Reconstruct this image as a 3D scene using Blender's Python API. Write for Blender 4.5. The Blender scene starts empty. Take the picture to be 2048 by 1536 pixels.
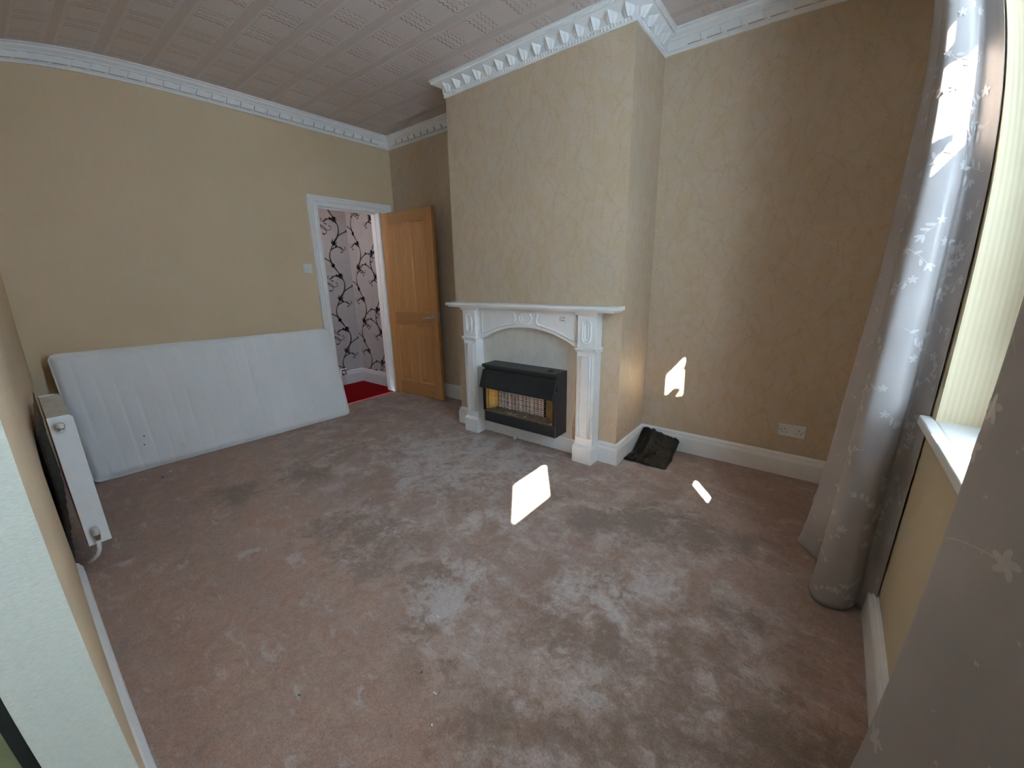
import bpy, bmesh, math, random
from mathutils import Vector, Matrix, noise
random.seed(7)
sc = bpy.context.scene
C = sc.collection
PI = math.pi

# ---------------------------------------------------------------- camera
# ultra wide phone lens with a little barrel distortion: radial polynomial measured from the photograph
cd = bpy.data.cameras.new('camera')
cam = bpy.data.objects.new('camera', cd)
C.objects.link(cam)
CAMP = (3.932263, 0.03948, 1.286037)
_y, _p, _r = [math.radians(a) for a in (38.037127, -14.976984, -1.096567)]
_F = Vector((-math.sin(_y)*math.cos(_p), math.cos(_y)*math.cos(_p), math.sin(_p)))
_R = Vector((math.cos(_y), math.sin(_y), 0))
_U = _R.cross(_F)
_R2 = _R*math.cos(_r) + _U*math.sin(_r)
_U2 = _U*math.cos(_r) - _R*math.sin(_r)
cam.matrix_world = Matrix(((_R2.x, _U2.x, -_F.x, CAMP[0]), (_R2.y, _U2.y, -_F.y, CAMP[1]), (_R2.z, _U2.z, -_F.z, CAMP[2]), (0, 0, 0, 1)))
sc.camera = cam
cd.type = 'PANO'
cd.panorama_type = 'FISHEYE_LENS_POLYNOMIAL'
cd.sensor_fit = 'HORIZONTAL'
cd.sensor_width = 36
cd.sensor_height = 27
cd.clip_start = 0.01
cd.fisheye_fov = math.radians(200)
cd.fisheye_polynomial_k0 = 0
cd.fisheye_polynomial_k1 = -1.2834085/18
cd.fisheye_polynomial_k2 = 0.0125084/18**2
cd.fisheye_polynomial_k3 = 0.6932989/18**3
cd.fisheye_polynomial_k4 = -0.3470338/18**4

# ---------------------------------------------------------------- sky, sun, exposure
SKY = 11.0
SUN = 60.0
wd = bpy.data.worlds.new('sky')
sc.world = wd
wd.use_nodes = True
bg = wd.node_tree.nodes['Background']
bg.inputs[0].default_value = (0.66, 0.84, 1.0, 1)
bg.inputs[1].default_value = SKY
sl = bpy.data.lights.new('sun', 'SUN')
sun = bpy.data.objects.new('sun', sl)
C.objects.link(sun)
sl.energy = SUN
sl.color = (1.0, 0.95, 0.86)
sl.angle = math.radians(0.55)
SUND = Vector((-1.0, 1.37, -1.3)).normalized()      # direction in which the sunlight travels
sun.rotation_euler = SUND.to_track_quat('-Z', 'Y').to_euler()
sun.location = (6, -3, 4)

def portal(name, loc, rot, sx, sy):
    l = bpy.data.lights.new(name, 'AREA')
    l.shape = 'RECTANGLE'; l.size = sx; l.size_y = sy
    l.cycles.is_portal = True
    o = bpy.data.objects.new(name, l); C.objects.link(o)
    o.location = loc; o.rotation_euler = rot
portal('daylight_portal', (4.47, 0.93, 1.69), (0, PI/2, 0), 1.7, 1.5)
portal('daylight_portal', (4.47, -1.05, 1.69), (0, PI/2, 0), 1.7, 2.0)
# added fill light that brightens the hall; it stands for no real fitting
hl = bpy.data.lights.new('hall_fill_light', 'POINT')
hl.energy = 6.5; hl.color = (1.0, 0.96, 1.0); hl.shadow_soft_size = 0.12
ho = bpy.data.objects.new('hall_fill_light', hl); C.objects.link(ho); ho.location = (-0.3, 1.5, 1.9)

sc.view_settings.view_transform = 'Standard'
sc.view_settings.look = 'None'
sc.view_settings.exposure = 1.58
sc.view_settings.gamma = 1.0
sc.view_settings.use_curve_mapping = False
sc.cycles.use_denoising = True
sc.cycles.max_bounces = 12
sc.cycles.diffuse_bounces = 7
sc.cycles.transparent_max_bounces = 12
sc.cycles.sample_clamp_indirect = 8.0
sc.cycles.caustics_reflective = False

# ---------------------------------------------------------------- helpers
class MB:
    """collects verts and faces (with a material index) for one mesh object"""
    def __init__(s): s.v = []; s.f = []; s.m = []; s.sm = []
    def face(s, idx, mi=0, smooth=False): s.f.append(tuple(idx)); s.m.append(mi); s.sm.append(smooth)
    def box(s, a, b, mi=0, M=None):
        n = len(s.v)
        for z in (a[2], b[2]):
            for x, y in ((a[0], a[1]), (b[0], a[1]), (b[0], b[1]), (a[0], b[1])):
                p = Vector((x, y, z)); s.v.append(tuple(M @ p) if M else tuple(p))
        for q in ((0, 3, 2, 1), (4, 5, 6, 7), (0, 1, 5, 4), (1, 2, 6, 5), (2, 3, 7, 6), (3, 0, 4, 7)):
            s.face([n+i for i in q], mi)
    def quad(s, a, b, c, d, mi=0):
        n = len(s.v); s.v += [tuple(a), tuple(b), tuple(c), tuple(d)]; s.face((n, n+1, n+2, n+3), mi)
    def prism(s, pts, fn, d0, d1, mi=0):
        """pts: 2-D outline; fn(u,v,d) -> point; closed solid between depth d0 and d1"""
        n = len(s.v); k = len(pts); mi, ms_ = mi if isinstance(mi, tuple) else (mi, mi)
        for d in (d0, d1):
            for u, v in pts: s.v.append(tuple(fn(u, v, d)))
        s.face(list(range(n+k-1, n-1, -1)), mi); s.face(list(range(n+k, n+2*k)), mi)
        for i in range(k):
            j = (i+1) % k; s.face((n+i, n+j, n+k+j, n+k+i), ms_)
    def grid(s, fn, nu, nv, mi=0, smooth=True, closeu=False):
        n = len(s.v)
        for i in range(nu):
            for j in range(nv): s.v.append(tuple(fn(i, j)))
        for i in range(nu if closeu else nu-1):
            i2 = (i+1) % nu
            for j in range(nv-1): s.face((n+i*nv+j, n+i2*nv+j, n+i2*nv+j+1, n+i*nv+j+1), mi, smooth)
        return n
    def tube(s, pts, r, k=10, mi=0, caps=True, closed=False):
        pts = [Vector(p) for p in pts]; n = len(s.v); N = len(pts)
        rr = r if isinstance(r, (list, tuple)) else [r]*N
        up = None
        for i, p in enumerate(pts):
            a = pts[i-1] if (i > 0 or closed) else pts[i]; b = pts[(i+1) % N] if (i < N-1 or closed) else pts[i]
            t = (b-a).normalized()
            if up is None:
                up = t.orthogonal().normalized()
            up = (up - t*up.dot(t)).normalized(); w = t.cross(up)
            for q in range(k):
                an = 2*PI*q/k; s.v.append(tuple(p + (up*math.cos(an)+w*math.sin(an))*rr[i]))
        for i in range(N if closed else N-1):
            i2 = (i+1) % N
            for q in range(k):
                q2 = (q+1) % k; s.face((n+i*k+q, n+i*k+q2, n+i2*k+q2, n+i2*k+q), mi, True)
        if caps and not closed:
            s.face([n+q for q in range(k-1, -1, -1)], mi); s.face([n+(N-1)*k+q for q in range(k)], mi)
    def lathe(s, prof, M, k=24, mi=0):
        """prof: (r, h) list round local Z, closed at both ends"""
        n = len(s.v)
        for r, h in prof:
            for q in range(k):
                an = 2*PI*q/k; s.v.append(tuple(M @ Vector((r*math.cos(an), r*math.sin(an), h))))
        for i in range(len(prof)-1):
            for q in range(k):
                q2 = (q+1) % k; s.face((n+i*k+q, n+i*k+q2, n+(i+1)*k+q2, n+(i+1)*k+q), mi, True)
        s.face([n+q for q in range(k-1, -1, -1)], mi); s.face([n+(len(prof)-1)*k+q for q in range(k)], mi)
    def sweep(s, prof, path, mi=0, closed_prof=True):
        """prof: (d, z) section, d out of the wall; path: list of (x, y, nx, ny) stations, the section's d axis = (nx, ny) (mitres carry a longer n)"""
        n = len(s.v); k = len(prof)
        for x, y, nx, ny in path:
            for d, z in prof: s.v.append((x+nx*d, y+ny*d, z))
        for i in range(len(path)-1):
            for q in range(k if closed_prof else k-1):
                q2 = (q+1) % k; s.face((n+i*k+q, n+i*k+q2, n+(i+1)*k+q2, n+(i+1)*k+q), mi)
        if closed_prof:
            s.face([n+q for q in range(k)], mi); s.face([n+(len(path)-1)*k+q for q in range(k-1, -1, -1)], mi)
    def build(s, name, mats, parent=None, bevel=0, origin=None, seg=2):
        me = bpy.data.meshes.new(name)
        me.from_pydata(s.v, [], s.f)
        for m in (mats if isinstance(mats, (list, tuple)) else [mats]): me.materials.append(m)
        for p, mi, sm in zip(me.polygons, s.m, s.sm): p.material_index = mi; p.use_smooth = sm
        bm = bmesh.new(); bm.from_mesh(me); bmesh.ops.recalc_face_normals(bm, faces=bm.faces); bm.to_mesh(me); bm.free()
        o = bpy.data.objects.new(name, me); C.objects.link(o)
        if parent:
            o.parent = parent; me.transform(Matrix.Translation(-parent.location))
        elif origin:
            o.location = origin; me.transform(Matrix.Translation(-Vector(origin)))
        if bevel:
            b = o.modifiers.new('bevel', 'BEVEL'); b.width = bevel; b.segments = seg; b.limit_method = 'ANGLE'; b.angle_limit = math.radians(40)
            b.harden_normals = False
        return o

def tag(o, label=None, cat=None, group=None, kind=None):
    if label: o['label'] = label
    if cat: o['category'] = cat
    if group: o['group'] = group
    if kind: o['kind'] = kind
    return o
def thing(name, loc, label, cat, group=None, kind=None):
    o = bpy.data.objects.new(name, None); o.empty_display_size = .1; C.objects.link(o); o.location = loc
    return tag(o, label, cat, group, kind)
def struct(o, label, cat): return tag(o, label, cat, kind='structure')

# ---------------------------------------------------------------- materials
class NT:
    def __init__(s, name):
        s.mat = bpy.data.materials.new(name); s.mat.use_nodes = True
        s.t = s.mat.node_tree; s.n = s.t.nodes; s.l = s.t.links
        s.b = s.n['Principled BSDF']; s.out = s.n['Material Output']
    def N(s, t, **k):
        n = s.n.new(t)
        for a, b in k.items(): setattr(n, a, b)
        return n
    def put(s, sock, v):
        if isinstance(v, (int, float)): sock.default_value = v
        elif isinstance(v, (tuple, list, Vector)):
            sock.default_value = (tuple(v)+(1,))[:4] if sock.type == 'RGBA' else tuple(v)
        else: s.l.new(v, sock)
    def math(s, op, a, b=0.0, c=None, clamp=False):
        n = s.N('ShaderNodeMath', operation=op); n.use_clamp = clamp
        s.put(n.inputs[0], a); s.put(n.inputs[1], b)
        if c is not None: s.put(n.inputs[2], c)
        return n.outputs[0]
    def ramp(s, v, a, b, lo=0.0, hi=1.0, smooth=False):
        n = s.N('ShaderNodeMapRange'); n.clamp = True
        if smooth: n.interpolation_type = 'SMOOTHSTEP'
        for i, x in enumerate((v, a, b, lo, hi)): s.put(n.inputs[i], x)
        return n.outputs[0]
    def mix(s, f, a, b):
        n = s.N('ShaderNodeMix', data_type='RGBA')
        s.put(n.inputs[0], f); s.put(n.inputs[6], a); s.put(n.inputs[7], b)
        return n.outputs[2]
    def pos(s):
        return s.N('ShaderNodeTexCoord').outputs['Object']
    def scale(s, vec, sc_):
        n = s.N('ShaderNodeMapping'); s.l.new(vec, n.inputs[0]); n.inputs['Scale'].default_value = sc_
        return n.outputs[0]
    def noise(s, vec, scale=5.0, detail=4.0, rough=.55, dist=0.0):
        n = s.N('ShaderNodeTexNoise'); s.l.new(vec, n.inputs['Vector'])
        n.inputs['Scale'].default_value = scale; n.inputs['Detail'].default_value = detail
        n.inputs['Roughness'].default_value = rough; n.inputs['Distortion'].default_value = dist
        return n.outputs['Fac']
    def bump(s, h, strength=.3, dist=.002, prev=None):
        n = s.N('ShaderNodeBump'); n.inputs['Strength'].default_value = strength; n.inputs['Distance'].default_value = dist
        s.l.new(h, n.inputs['Height'])
        if prev is not None: s.l.new(prev, n.inputs['Normal'])
        return n.outputs[0]
    def set(s, col=None, rough=.6, normal=None, metal=0.0, spec=.5):
        if col is not None: s.put(s.b.inputs['Base Color'], col)
        s.put(s.b.inputs['Roughness'], rough); s.b.inputs['Metallic'].default_value = metal
        s.b.inputs['Specular IOR Level'].default_value = spec
        if normal is not None: s.l.new(normal, s.b.inputs['Normal'])
        return s.mat

def plain(name, col, rough=.5, metal=0.0, spec=.5, var=.06, sc_=12.0, bump=0.0, bsc=60.0):
    t = NT(name); p = t.pos(); f = t.noise(p, sc_, 3)
    c = t.mix(t.ramp(f, .3, .7), tuple(x*(1-var) for x in col), tuple(min(1, x*(1+var)) for x in col))
    nb = t.bump(t.noise(p, bsc, 3), bump, .002) if bump else None
    return t.set(c, rough, nb, metal, spec)

PAPER = (.66, .53, .345)
def mat_wall_left():
    t = NT('cream_paper'); p = t.pos()
    fine = t.noise(t.scale(p, (260, 260, 3)), 1, 3, .6)
    mott = t.noise(p, 2.2, 3)
    c = t.mix(t.ramp(mott, .3, .7), (.63, .48, .31), (.67, .515, .345))
    c = t.mix(t.ramp(fine, .35, .7, 0, .25), c, (.55, .42, .25))
    return t.set(c, .62, t.bump(fine, .25, .0012), spec=.3)
def mat_wall_vine():
    t = NT('embossed_paper'); p = t.pos()
    f = t.noise(p, 220, 2); mott = t.noise(p, 9, 3, .6, .8); fine = t.noise(p, 70, 3, .7)
    c = t.mix(t.ramp(mott, .40, .60), (.58, .46, .345), (.555, .425, .285))
    c = t.mix(t.math('MULTIPLY', t.ramp(fine, .5, .7), .25), c, (.47, .35, .22))
    return t.set(c, .5, t.bump(t.math('ADD', f, fine), .2, .001), spec=.45)
def mat_wall_stripe():
    t = NT('ribbed_paper'); p = t.pos()
    s_ = t.N('ShaderNodeSeparateXYZ'); t.l.new(p, s_.inputs[0])
    w = t.math('SINE', t.math('MULTIPLY', t.math('ADD', s_.outputs[0], s_.outputs[1]), 2*PI/.0125))
    f = t.noise(t.scale(p, (220, 220, 4)), 1, 3)
    c = t.mix(t.ramp(w, -1, 1), (.615, .505, .335), (.665, .555, .375))
    c = t.mix(t.ramp(f, .35, .7, 0, .2), c, (.52, .41, .25))
    return t.set(c, .6, t.bump(w, .2, .0010), spec=.3)
def mat_reveal():
    t = NT('crinkled_paper'); p = t.pos()
    f = t.noise(t.scale(p, (60, 90, 420)), 1, 4, .7, .3)
    g = t.noise(t.scale(p, (40, 160, 22)), 1, 3, .6)
    h = t.math('ADD', f, t.math('MULTIPLY', g, .5))
    c = t.mix(t.ramp(f, .3, .7), (.60, .56, .46), (.70, .67, .58))
    return t.set(c, .6, t.bump(h, .6, .002), spec=.3)
def mat_ceiling():
    t = NT('ceiling_paper'); p = t.pos()
    s_ = t.N('ShaderNodeSeparateXYZ'); t.l.new(p, s_.inputs[0])
    X, Y = s_.outputs[0], s_.outputs[1]
    PX, PY, OX, OY = .275, .2575, .459, 1.25
    def cell(v, o, per): return t.math('SUBTRACT', t.math('MULTIPLY', t.math('FRACT', t.math('ADD', t.math('DIVIDE', t.math('SUBTRACT', v, o), per), 20.5)), per), per/2)
    dx = t.math('ABSOLUTE', cell(X, OX, PX)); dy = t.math('ABSOLUTE', cell(Y, OY, PY))
    band = t.ramp(dy, .020, .026, 1, 0)                                  # smooth strip along x
    tick = t.math('MULTIPLY', t.ramp(t.math('ABSOLUTE', t.math('SUBTRACT', dy, .036)), .009, .012, 1, 0), t.ramp(t.math('SINE', t.math('MULTIPLY', X, 2*PI/.0105)), -.2, .4))
    tick = t.math('MULTIPLY', tick, t.ramp(dx, .05, .056))
    wav = t.math('MULTIPLY', t.math('SINE', t.math('MULTIPLY', Y, 2*PI/.035)), .006)
    e1 = t.ramp(t.math('ABSOLUTE', t.math('SUBTRACT', dx, t.math('ADD', .052, wav))), .003, .007, 1, 0)
    e2 = t.ramp(t.math('ABSOLUTE', t.math('SUBTRACT', dx, t.math('ADD', .022, wav))), .003, .007, 1, 0)
    pan = t.ramp(t.math('SUBTRACT', dx, t.math('ADD', .052, wav)), -.004, .004, 1, 0)
    notb = t.ramp(dy, .026, .032)
    edges = t.math('MULTIPLY', t.math('MAXIMUM', e1, t.math('MULTIPLY', e2, .8)), t.ramp(dy, .045, .05))
    h = t.math('ADD', t.math('MULTIPLY', tick, 1.1), t.math('MULTIPLY', t.math('SUBTRACT', pan, t.math('MULTIPLY', edges, 1.4)), notb))
    n = t.noise(p, 240, 2)
    h = t.math('ADD', h, t.math('MULTIPLY', n, .25))
    c = t.mix(band, (.625, .555, .52), (.57, .495, .455))
    c = t.mix(t.math('MULTIPLY', edges, .55), c, (.47, .37, .33))
    c = t.mix(t.math('MULTIPLY', tick, .55), c, (.70, .63, .59))
    return t.set(c, .55, t.bump(h, .8, .0022), spec=.4)
def mat_carpet():
    t = NT('carpet'); p = t.pos()
    at = t.N('ShaderNodeAttribute', attribute_name='wear_and_light')
    sp = t.N('ShaderNodeSeparateColor'); t.l.new(at.outputs['Color'], sp.inputs[0])
    dark, light, rose = sp.outputs[0], sp.outputs[1], sp.outputs[2]
    n1 = t.noise(p, 5.0, 6, .62, .7); n2 = t.noise(p, 13, 5, .62, 1.0); n3 = t.noise(p, 40, 4, .65, .6)
    st = t.noise(t.scale(p, (7, 20, 1)), 1, 5, .62, .9)                 # brushed streaks of the pile
    pile = t.noise(p, 300, 2, .8); pile2 = t.noise(p, 110, 3, .75)
    nn = t.math('ADD', t.math('MULTIPLY', n1, .42), t.math('ADD', t.math('MULTIPLY', n2, .34), t.math('MULTIPLY', n3, .24)))
    base = t.mix(t.ramp(nn, .43, .60), (.315, .19, .135), (.47, .352, .298))
    flat = t.mix(t.ramp(t.math('ADD', t.math('MULTIPLY', n2, .6), t.math('MULTIPLY', n3, .4)), .38, .64), (.375, .21, .145), (.455, .30, .235))
    base = t.mix(t.math('MULTIPLY', rose, .9), base, flat)
    lf = t.math('MULTIPLY', t.ramp(t.math('ADD', light, t.math('MULTIPLY', t.math('SUBTRACT', nn, .51), 4.0)), .30, .85), t.ramp(light, 0, .12))
    base = t.mix(t.math('MULTIPLY', lf, .85), base, (.53, .455, .425))
    smear = t.math('MULTIPLY', t.ramp(st, .57, .66), t.ramp(n1, .42, .56))
    base = t.mix(t.math('MULTIPLY', smear, .55), base, (.55, .47, .43))
    df = t.math('MULTIPLY', t.ramp(t.math('ADD', dark, t.math('MULTIPLY', t.math('SUBTRACT', .51, nn), 4.0)), .25, .85), t.ramp(dark, 0, .12))
    base = t.mix(t.math('MULTIPLY', df, .78), base, (.20, .132, .09))
    br = t.math('MULTIPLY', t.ramp(n2, .52, .64), t.ramp(n1, .53, .44))
    base = t.mix(t.math('MULTIPLY', br, .5), base, (.255, .155, .115))
    spk = t.math('MULTIPLY', t.ramp(pile, .3, .72, .66, 1.26), t.ramp(pile2, .3, .72, .80, 1.18))
    mul = t.N('ShaderNodeMix', data_type='RGBA', blend_type='MULTIPLY'); mul.inputs[0].default_value = 1
    t.put(mul.inputs[6], base); cc = t.N('ShaderNodeCombineColor'); [t.l.new(spk, cc.inputs[i]) for i in range(3)]; t.l.new(cc.outputs[0], mul.inputs[7])
    h = t.math('ADD', pile, t.math('ADD', t.math('MULTIPLY', pile2, .8), t.math('MULTIPLY', n3, 1.4)))
    m = t.set(mul.outputs[2], .95, t.bump(h, .8, .004), spec=.1)
    t.b.inputs['Sheen Weight'].default_value = .25; t.b.inputs['Sheen Roughness'].default_value = .6
    return m
def mat_wood(name, axis, tint=1.0):
    t = NT(name); p = t.pos()
    sc_ = (26, 26, 1.2) if axis == 'z' else (1.2, 26, 26)
    g = t.noise(t.scale(p, sc_), 1, 4, .6, 1.0); f = t.noise(t.scale(p, tuple(6*x for x in sc_)), 1, 2)
    rings = t.math('SINE', t.math('MULTIPLY', g, 55))
    c = t.mix(t.ramp(g, .3, .7), (.52*tint, .245*tint, .08*tint), (.65*tint, .345*tint, .13*tint))
    c = t.mix(t.ramp(rings, .2, 1, 0, .35), c, (.50*tint, .20*tint, .05*tint))
    c = t.mix(t.ramp(f, .45, .7, 0, .2), c, (.52*tint, .21*tint, .06*tint))
    return t.set(c, .38, t.bump(f, .08, .001), spec=.45)
def mat_mattress():
    t = NT('quilted_cover'); p = t.pos()
    n = t.noise(p, 260, 2); m = t.noise(p, 3, 4, .6)
    st = t.noise(p, 7, 2)
    c = t.mix(t.ramp(m, .3, .75), (.77, .76, .75), (.82, .81, .80))
    c = t.mix(t.ramp(st, .70, .8, 0, .35), c, (.60, .55, .44))
    mm = t.set(c, .85, t.bump(n, .25, .0015), spec=.2)
    return mm
def mat_curtain():
    t = NT('curtain_satin'); p = t.pos()
    n = t.noise(t.scale(p, (1, 1, .4)), 420, 2); m = t.noise(p, 4, 3)
    c = t.mix(t.ramp(m, .3, .7), (.40, .355, .335), (.46, .415, .395))
    mt = t.set(c, .46, t.bump(n, .12, .0008), spec=.5)
    tr = t.N('ShaderNodeBsdfTranslucent'); tr.inputs[0].default_value = (.42, .36, .32, 1)
    mx = t.N('ShaderNodeMixShader'); mx.inputs[0].default_value = .08
    t.l.new(t.b.outputs[0], mx.inputs[1]); t.l.new(tr.outputs[0], mx.inputs[2]); t.l.new(mx.outputs[0], t.out.inputs[0])
    return mt
def mat_clear():
    t = NT('clear_glass')
    a = t.N('ShaderNodeBsdfTransparent'); a.inputs[0].default_value = (.93, .95, .94, 1)
    g = t.N('ShaderNodeBsdfGlossy'); g.inputs['Roughness'].default_value = .02
    mx = t.N('ShaderNodeMixShader'); mx.inputs[0].default_value = .06
    t.l.new(a.outputs[0], mx.inputs[1]); t.l.new(g.outputs[0], mx.inputs[2]); t.l.new(mx.outputs[0], t.out.inputs[0])
    return t.mat
def mat_diffuser(name='diffuser_glass', col=(.80, .88, .95)):
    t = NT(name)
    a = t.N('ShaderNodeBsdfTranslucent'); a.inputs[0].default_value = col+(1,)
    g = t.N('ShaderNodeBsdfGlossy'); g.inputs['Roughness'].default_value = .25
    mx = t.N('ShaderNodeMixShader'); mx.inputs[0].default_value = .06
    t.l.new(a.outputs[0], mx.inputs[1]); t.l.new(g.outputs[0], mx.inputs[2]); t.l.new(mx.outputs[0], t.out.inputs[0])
    return t.mat
def mat_bag():
    t = NT('black_polythene'); p = t.pos()
    f = t.noise(p, 34, 4, .6, 1.2); g = t.noise(t.scale(p, (30, 90, 60)), 1, 3, .6, 1.5)
    c = t.mix(t.ramp(f, .3, .7), (.003, .0035, .004), (.008, .009, .010))
    return t.set(c, .2, t.bump(t.math('ADD', f, g), .55, .006), spec=.32)
def mat_plaster():
    t = NT('bare_plaster'); p = t.pos()
    f = t.noise(p, 26, 5, .7); g = t.noise(p, 7, 3)
    s_ = t.N('ShaderNodeSeparateXYZ'); t.l.new(p, s_.inputs[0])
    dk = t.mix(t.ramp(f, .3, .7), (.045, .048, .042), (.14, .14, .125))
    bw = t.mix(t.ramp(f, .3, .7), (.10, .055, .03), (.27, .17, .10))
    k = t.ramp(t.math('ADD', s_.outputs[2], t.math('MULTIPLY', t.math('SUBTRACT', g, .5), .25)), .54, .58)
    return t.set(t.mix(k, dk, bw), .9, t.bump(f, .9, .008), spec=.2)

M = {}
M['wall_left'] = mat_wall_left(); M['vine'] = mat_wall_vine(); M['stripe'] = mat_wall_stripe(); M['reveal'] = mat_reveal()
M['vine_mark'] = plain('embossed_sprig', (.465, .34, .205), .5, var=.12, sc_=30)
M['panelpaper'] = plain('greyed_paper', (.66, .61, .54), .55, var=.05, sc_=6); M['panelmark'] = plain('greyed_sprig', (.57, .515, .435), .55, var=.1, sc_=30); M['brownpaper'] = plain('brown_paper', (.50, .36, .24), .6, var=.12, sc_=25)
M['ceiling'] = mat_ceiling(); M['carpet'] = mat_carpet()
M['white'] = plain('white_gloss_paint', (.82, .81, .79), .32, var=.03, bump=.05, bsc=25)
M['plasterwhite'] = plain('white_cornice_paint', (.82, .81, .79), .6, var=.03, bump=.06, bsc=90)
M['greywhite'] = plain('grey_cornice_edge', (.50, .47, .44), .7, var=.06)  # darker grey for the side faces of the tablets
M['woodz'] = mat_wood('pine_upright', 'z'); M['woodx'] = mat_wood('pine_across', 'x', .82)
M['mattress'] = mat_mattress(); M['band'] = plain('yellowed_border', (.62, .50, .30), .85, var=.1, bump=.1, bsc=200)
M['curtain'] = mat_curtain()
M['motif'] = plain('curtain_sprig', (.58, .54, .515), .36, var=.06, sc_=60)
M['clear'] = mat_clear(); M['diffuser'] = mat_diffuser(); M['diffuser_dim'] = mat_diffuser('diffuser_glass_dense', (.22, .245, .265)); M['diffuser_mid'] = mat_diffuser('diffuser_glass_mid', (.50, .55, .60)); M['diffuser_dark'] = mat_diffuser('diffuser_glass_dark', (.07, .08, .085)); M['bag'] = mat_bag(); M['plaster'] = mat_plaster()
M['black'] = plain('black_enamel', (.012, .014, .018), .38, var=.2, bump=.08, bsc=120)
M['blacktop'] = plain('black_enamel_top', (.022, .025, .026), .5, var=.3, bump=.1, bsc=160)
M['dark'] = plain('dark_void', (.008, .007, .006), .8)
M['brass'] = plain('brass', (.40, .27, .085), .4, metal=.9, var=.15, sc_=20)
M['tray'] = plain('scorched_tray', (.17, .13, .085), .5, metal=.4, var=.35, sc_=40)
M['ceramic'] = plain('fire_ceramic', (.72, .58, .53), .8, var=.12, sc_=25)
M['chrome'] = plain('chrome', (.75, .76, .78), .12, metal=1.0, var=.02)
M['nickel'] = plain('satin_nickel', (.52, .49, .45), .28, metal=1.0, var=.05)
M['plastic'] = plain('white_plastic', (.70, .70, .67), .35, var=.02)
M['radiator'] = plain('radiator_enamel', (.74, .745, .74), .35, var=.03)
M['grime'] = plain('dusty_enamel', (.58, .57, .53), .5, var=.16, sc_=30)
M['rust'] = plain('red_primer', (.30, .085, .05), .7, var=.25, sc_=40)
M['pipebrass'] = plain('tarnished_brass', (.33, .22, .10), .4, metal=.6, var=.3, sc_=60)
M['red'] = plain('red_carpet', (.17, .001, .003), .95, var=.3, sc_=120, bump=.5, bsc=300, spec=.1)
M['hall'] = plain('mauve_paper', (.37, .345, .35), .55, var=.05)
M['hallvine'] = plain('dark_scroll', (.035, .026, .027), .5, var=.2)
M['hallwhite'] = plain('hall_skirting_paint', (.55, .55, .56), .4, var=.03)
M['sage'] = plain('sage_floor', (.36, .40, .24), .7, var=.1)
M['ink'] = plain('ink', (.015, .015, .02), .5)
M['navy'] = plain('navy_ink', (.012, .016, .07), .5)
M['blue'] = plain('blue_plastic', (.03, .09, .35), .4)
M['teal'] = plain('teal_plastic', (.01, .17, .20), .4)
M['paper'] = plain('white_scrap', (.80, .79, .76), .7)
M['sun_rubber'] = plain('black_strip', (.01, .011, .01), .5)

# ---------------------------------------------------------------- room shell
W, YB, YC, XL, XR, H = 4.246, 3.0, 2.4995, 1.417, 2.9115, 2.738
XE = 3.013            # end of the near wall, where the opening starts
D0, D1, DH = 2.105, 2.805, 2.0     # doorway in the left wall
YR = 1.662            # far side of the window recess
SILL = .86
HEAD = 2.52

def rect_wall(name, mat, fn, u0, u1, v0, v1, thick, holes=()):
    """wall slab in (u, v) with rectangular holes; fn(u, v, d) -> point, d grows away from the room"""
    us = sorted(set([u0, u1] + [h[0] for h in holes] + [h[1] for h in holes])); vs = sorted(set([v0, v1] + [h[2] for h in holes] + [h[3] for h in holes]))
    m = MB()
    def solid(i, j):
        if i < 0 or j < 0 or i >= len(us)-1 or j >= len(vs)-1: return False
        cu, cv = (us[i]+us[i+1])/2, (vs[j]+vs[j+1])/2
        return not any(h[0] < cu < h[1] and h[2] < cv < h[3] for h in holes)
    for i in range(len(us)-1):
        for j in range(len(vs)-1):
            if not solid(i, j): continue
            a, b, c, d = us[i], us[i+1], vs[j], vs[j+1]
            m.quad(fn(a, c, 0), fn(b, c, 0), fn(b, d, 0), fn(a, d, 0)); m.quad(fn(a, c, thick), fn(a, d, thick), fn(b, d, thick), fn(b, c, thick))
            for (di, dj, p, q) in ((-1, 0, (a, c), (a, d)), (1, 0, (b, c), (b, d)), (0, -1, (a, c), (b, c)), (0, 1, (a, d), (b, d))):
                if not solid(i+di, j+dj):
                    m.quad(fn(*p, 0), fn(*q, 0), fn(*q, thick), fn(*p, thick))
    return m

# floor: fine grid so that the worn, stained and light-painted zones of the carpet can be placed
DARK = [(1.15, 0.7, 0.16, 0.6), (1.2, 1.11, 0.16, 0.7), (1.09, 1.55, 0.18, 0.5), (1.98, 0.92, 0.16, 0.6), (2.31, 0.94, 0.17, 0.7), (2.66, 0.96, 0.12, 0.5), (3.13, 1.82, 0.15, 0.8), (3.35, 1.96, 0.17, 0.9), (3.59, 2.02, 0.15, 0.9), (3.8, 2.03, 0.12, 0.6), (3.47, 1.18, 0.07, 0.9), (3.56, 1.3, 0.05, 0.6), (3.81, 1.55, 0.07, 0.8), (3.88, 1.55, 0.05, 0.6), (3.75, 0.93, 0.08, 0.8), (4.06, 1.17, 0.1, 0.8), (4.16, 1.21, 0.07, 0.9), (3.54, 0.77, 0.06, 0.8), (3.77, 1.14, 0.05, 0.8), (3.91, 1.15, 0.05, 0.7), (3.84, 1.1, 0.05, 0.7), (3.59, 1.14, 0.05, 0.6), (3.48, 1.03, 0.05, 0.4), (4.0, 1.31, 0.08, 0.4), (3.68, 0.81, 0.08, 0.7), (3.9, 0.98, 0.1, 0.7), (2.45, 1.52, 0.1, 0.3), (2.81, 1.92, 0.1, 0.3), (3.75, 1.02, .38, .5), (3.45, 1.1, .25, .4), (2.88, .80, .09, .5), (3.08, .74, .09, .45), (2.2, .93, .1, .5), (3.35, .66, .14, .5)]
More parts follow.
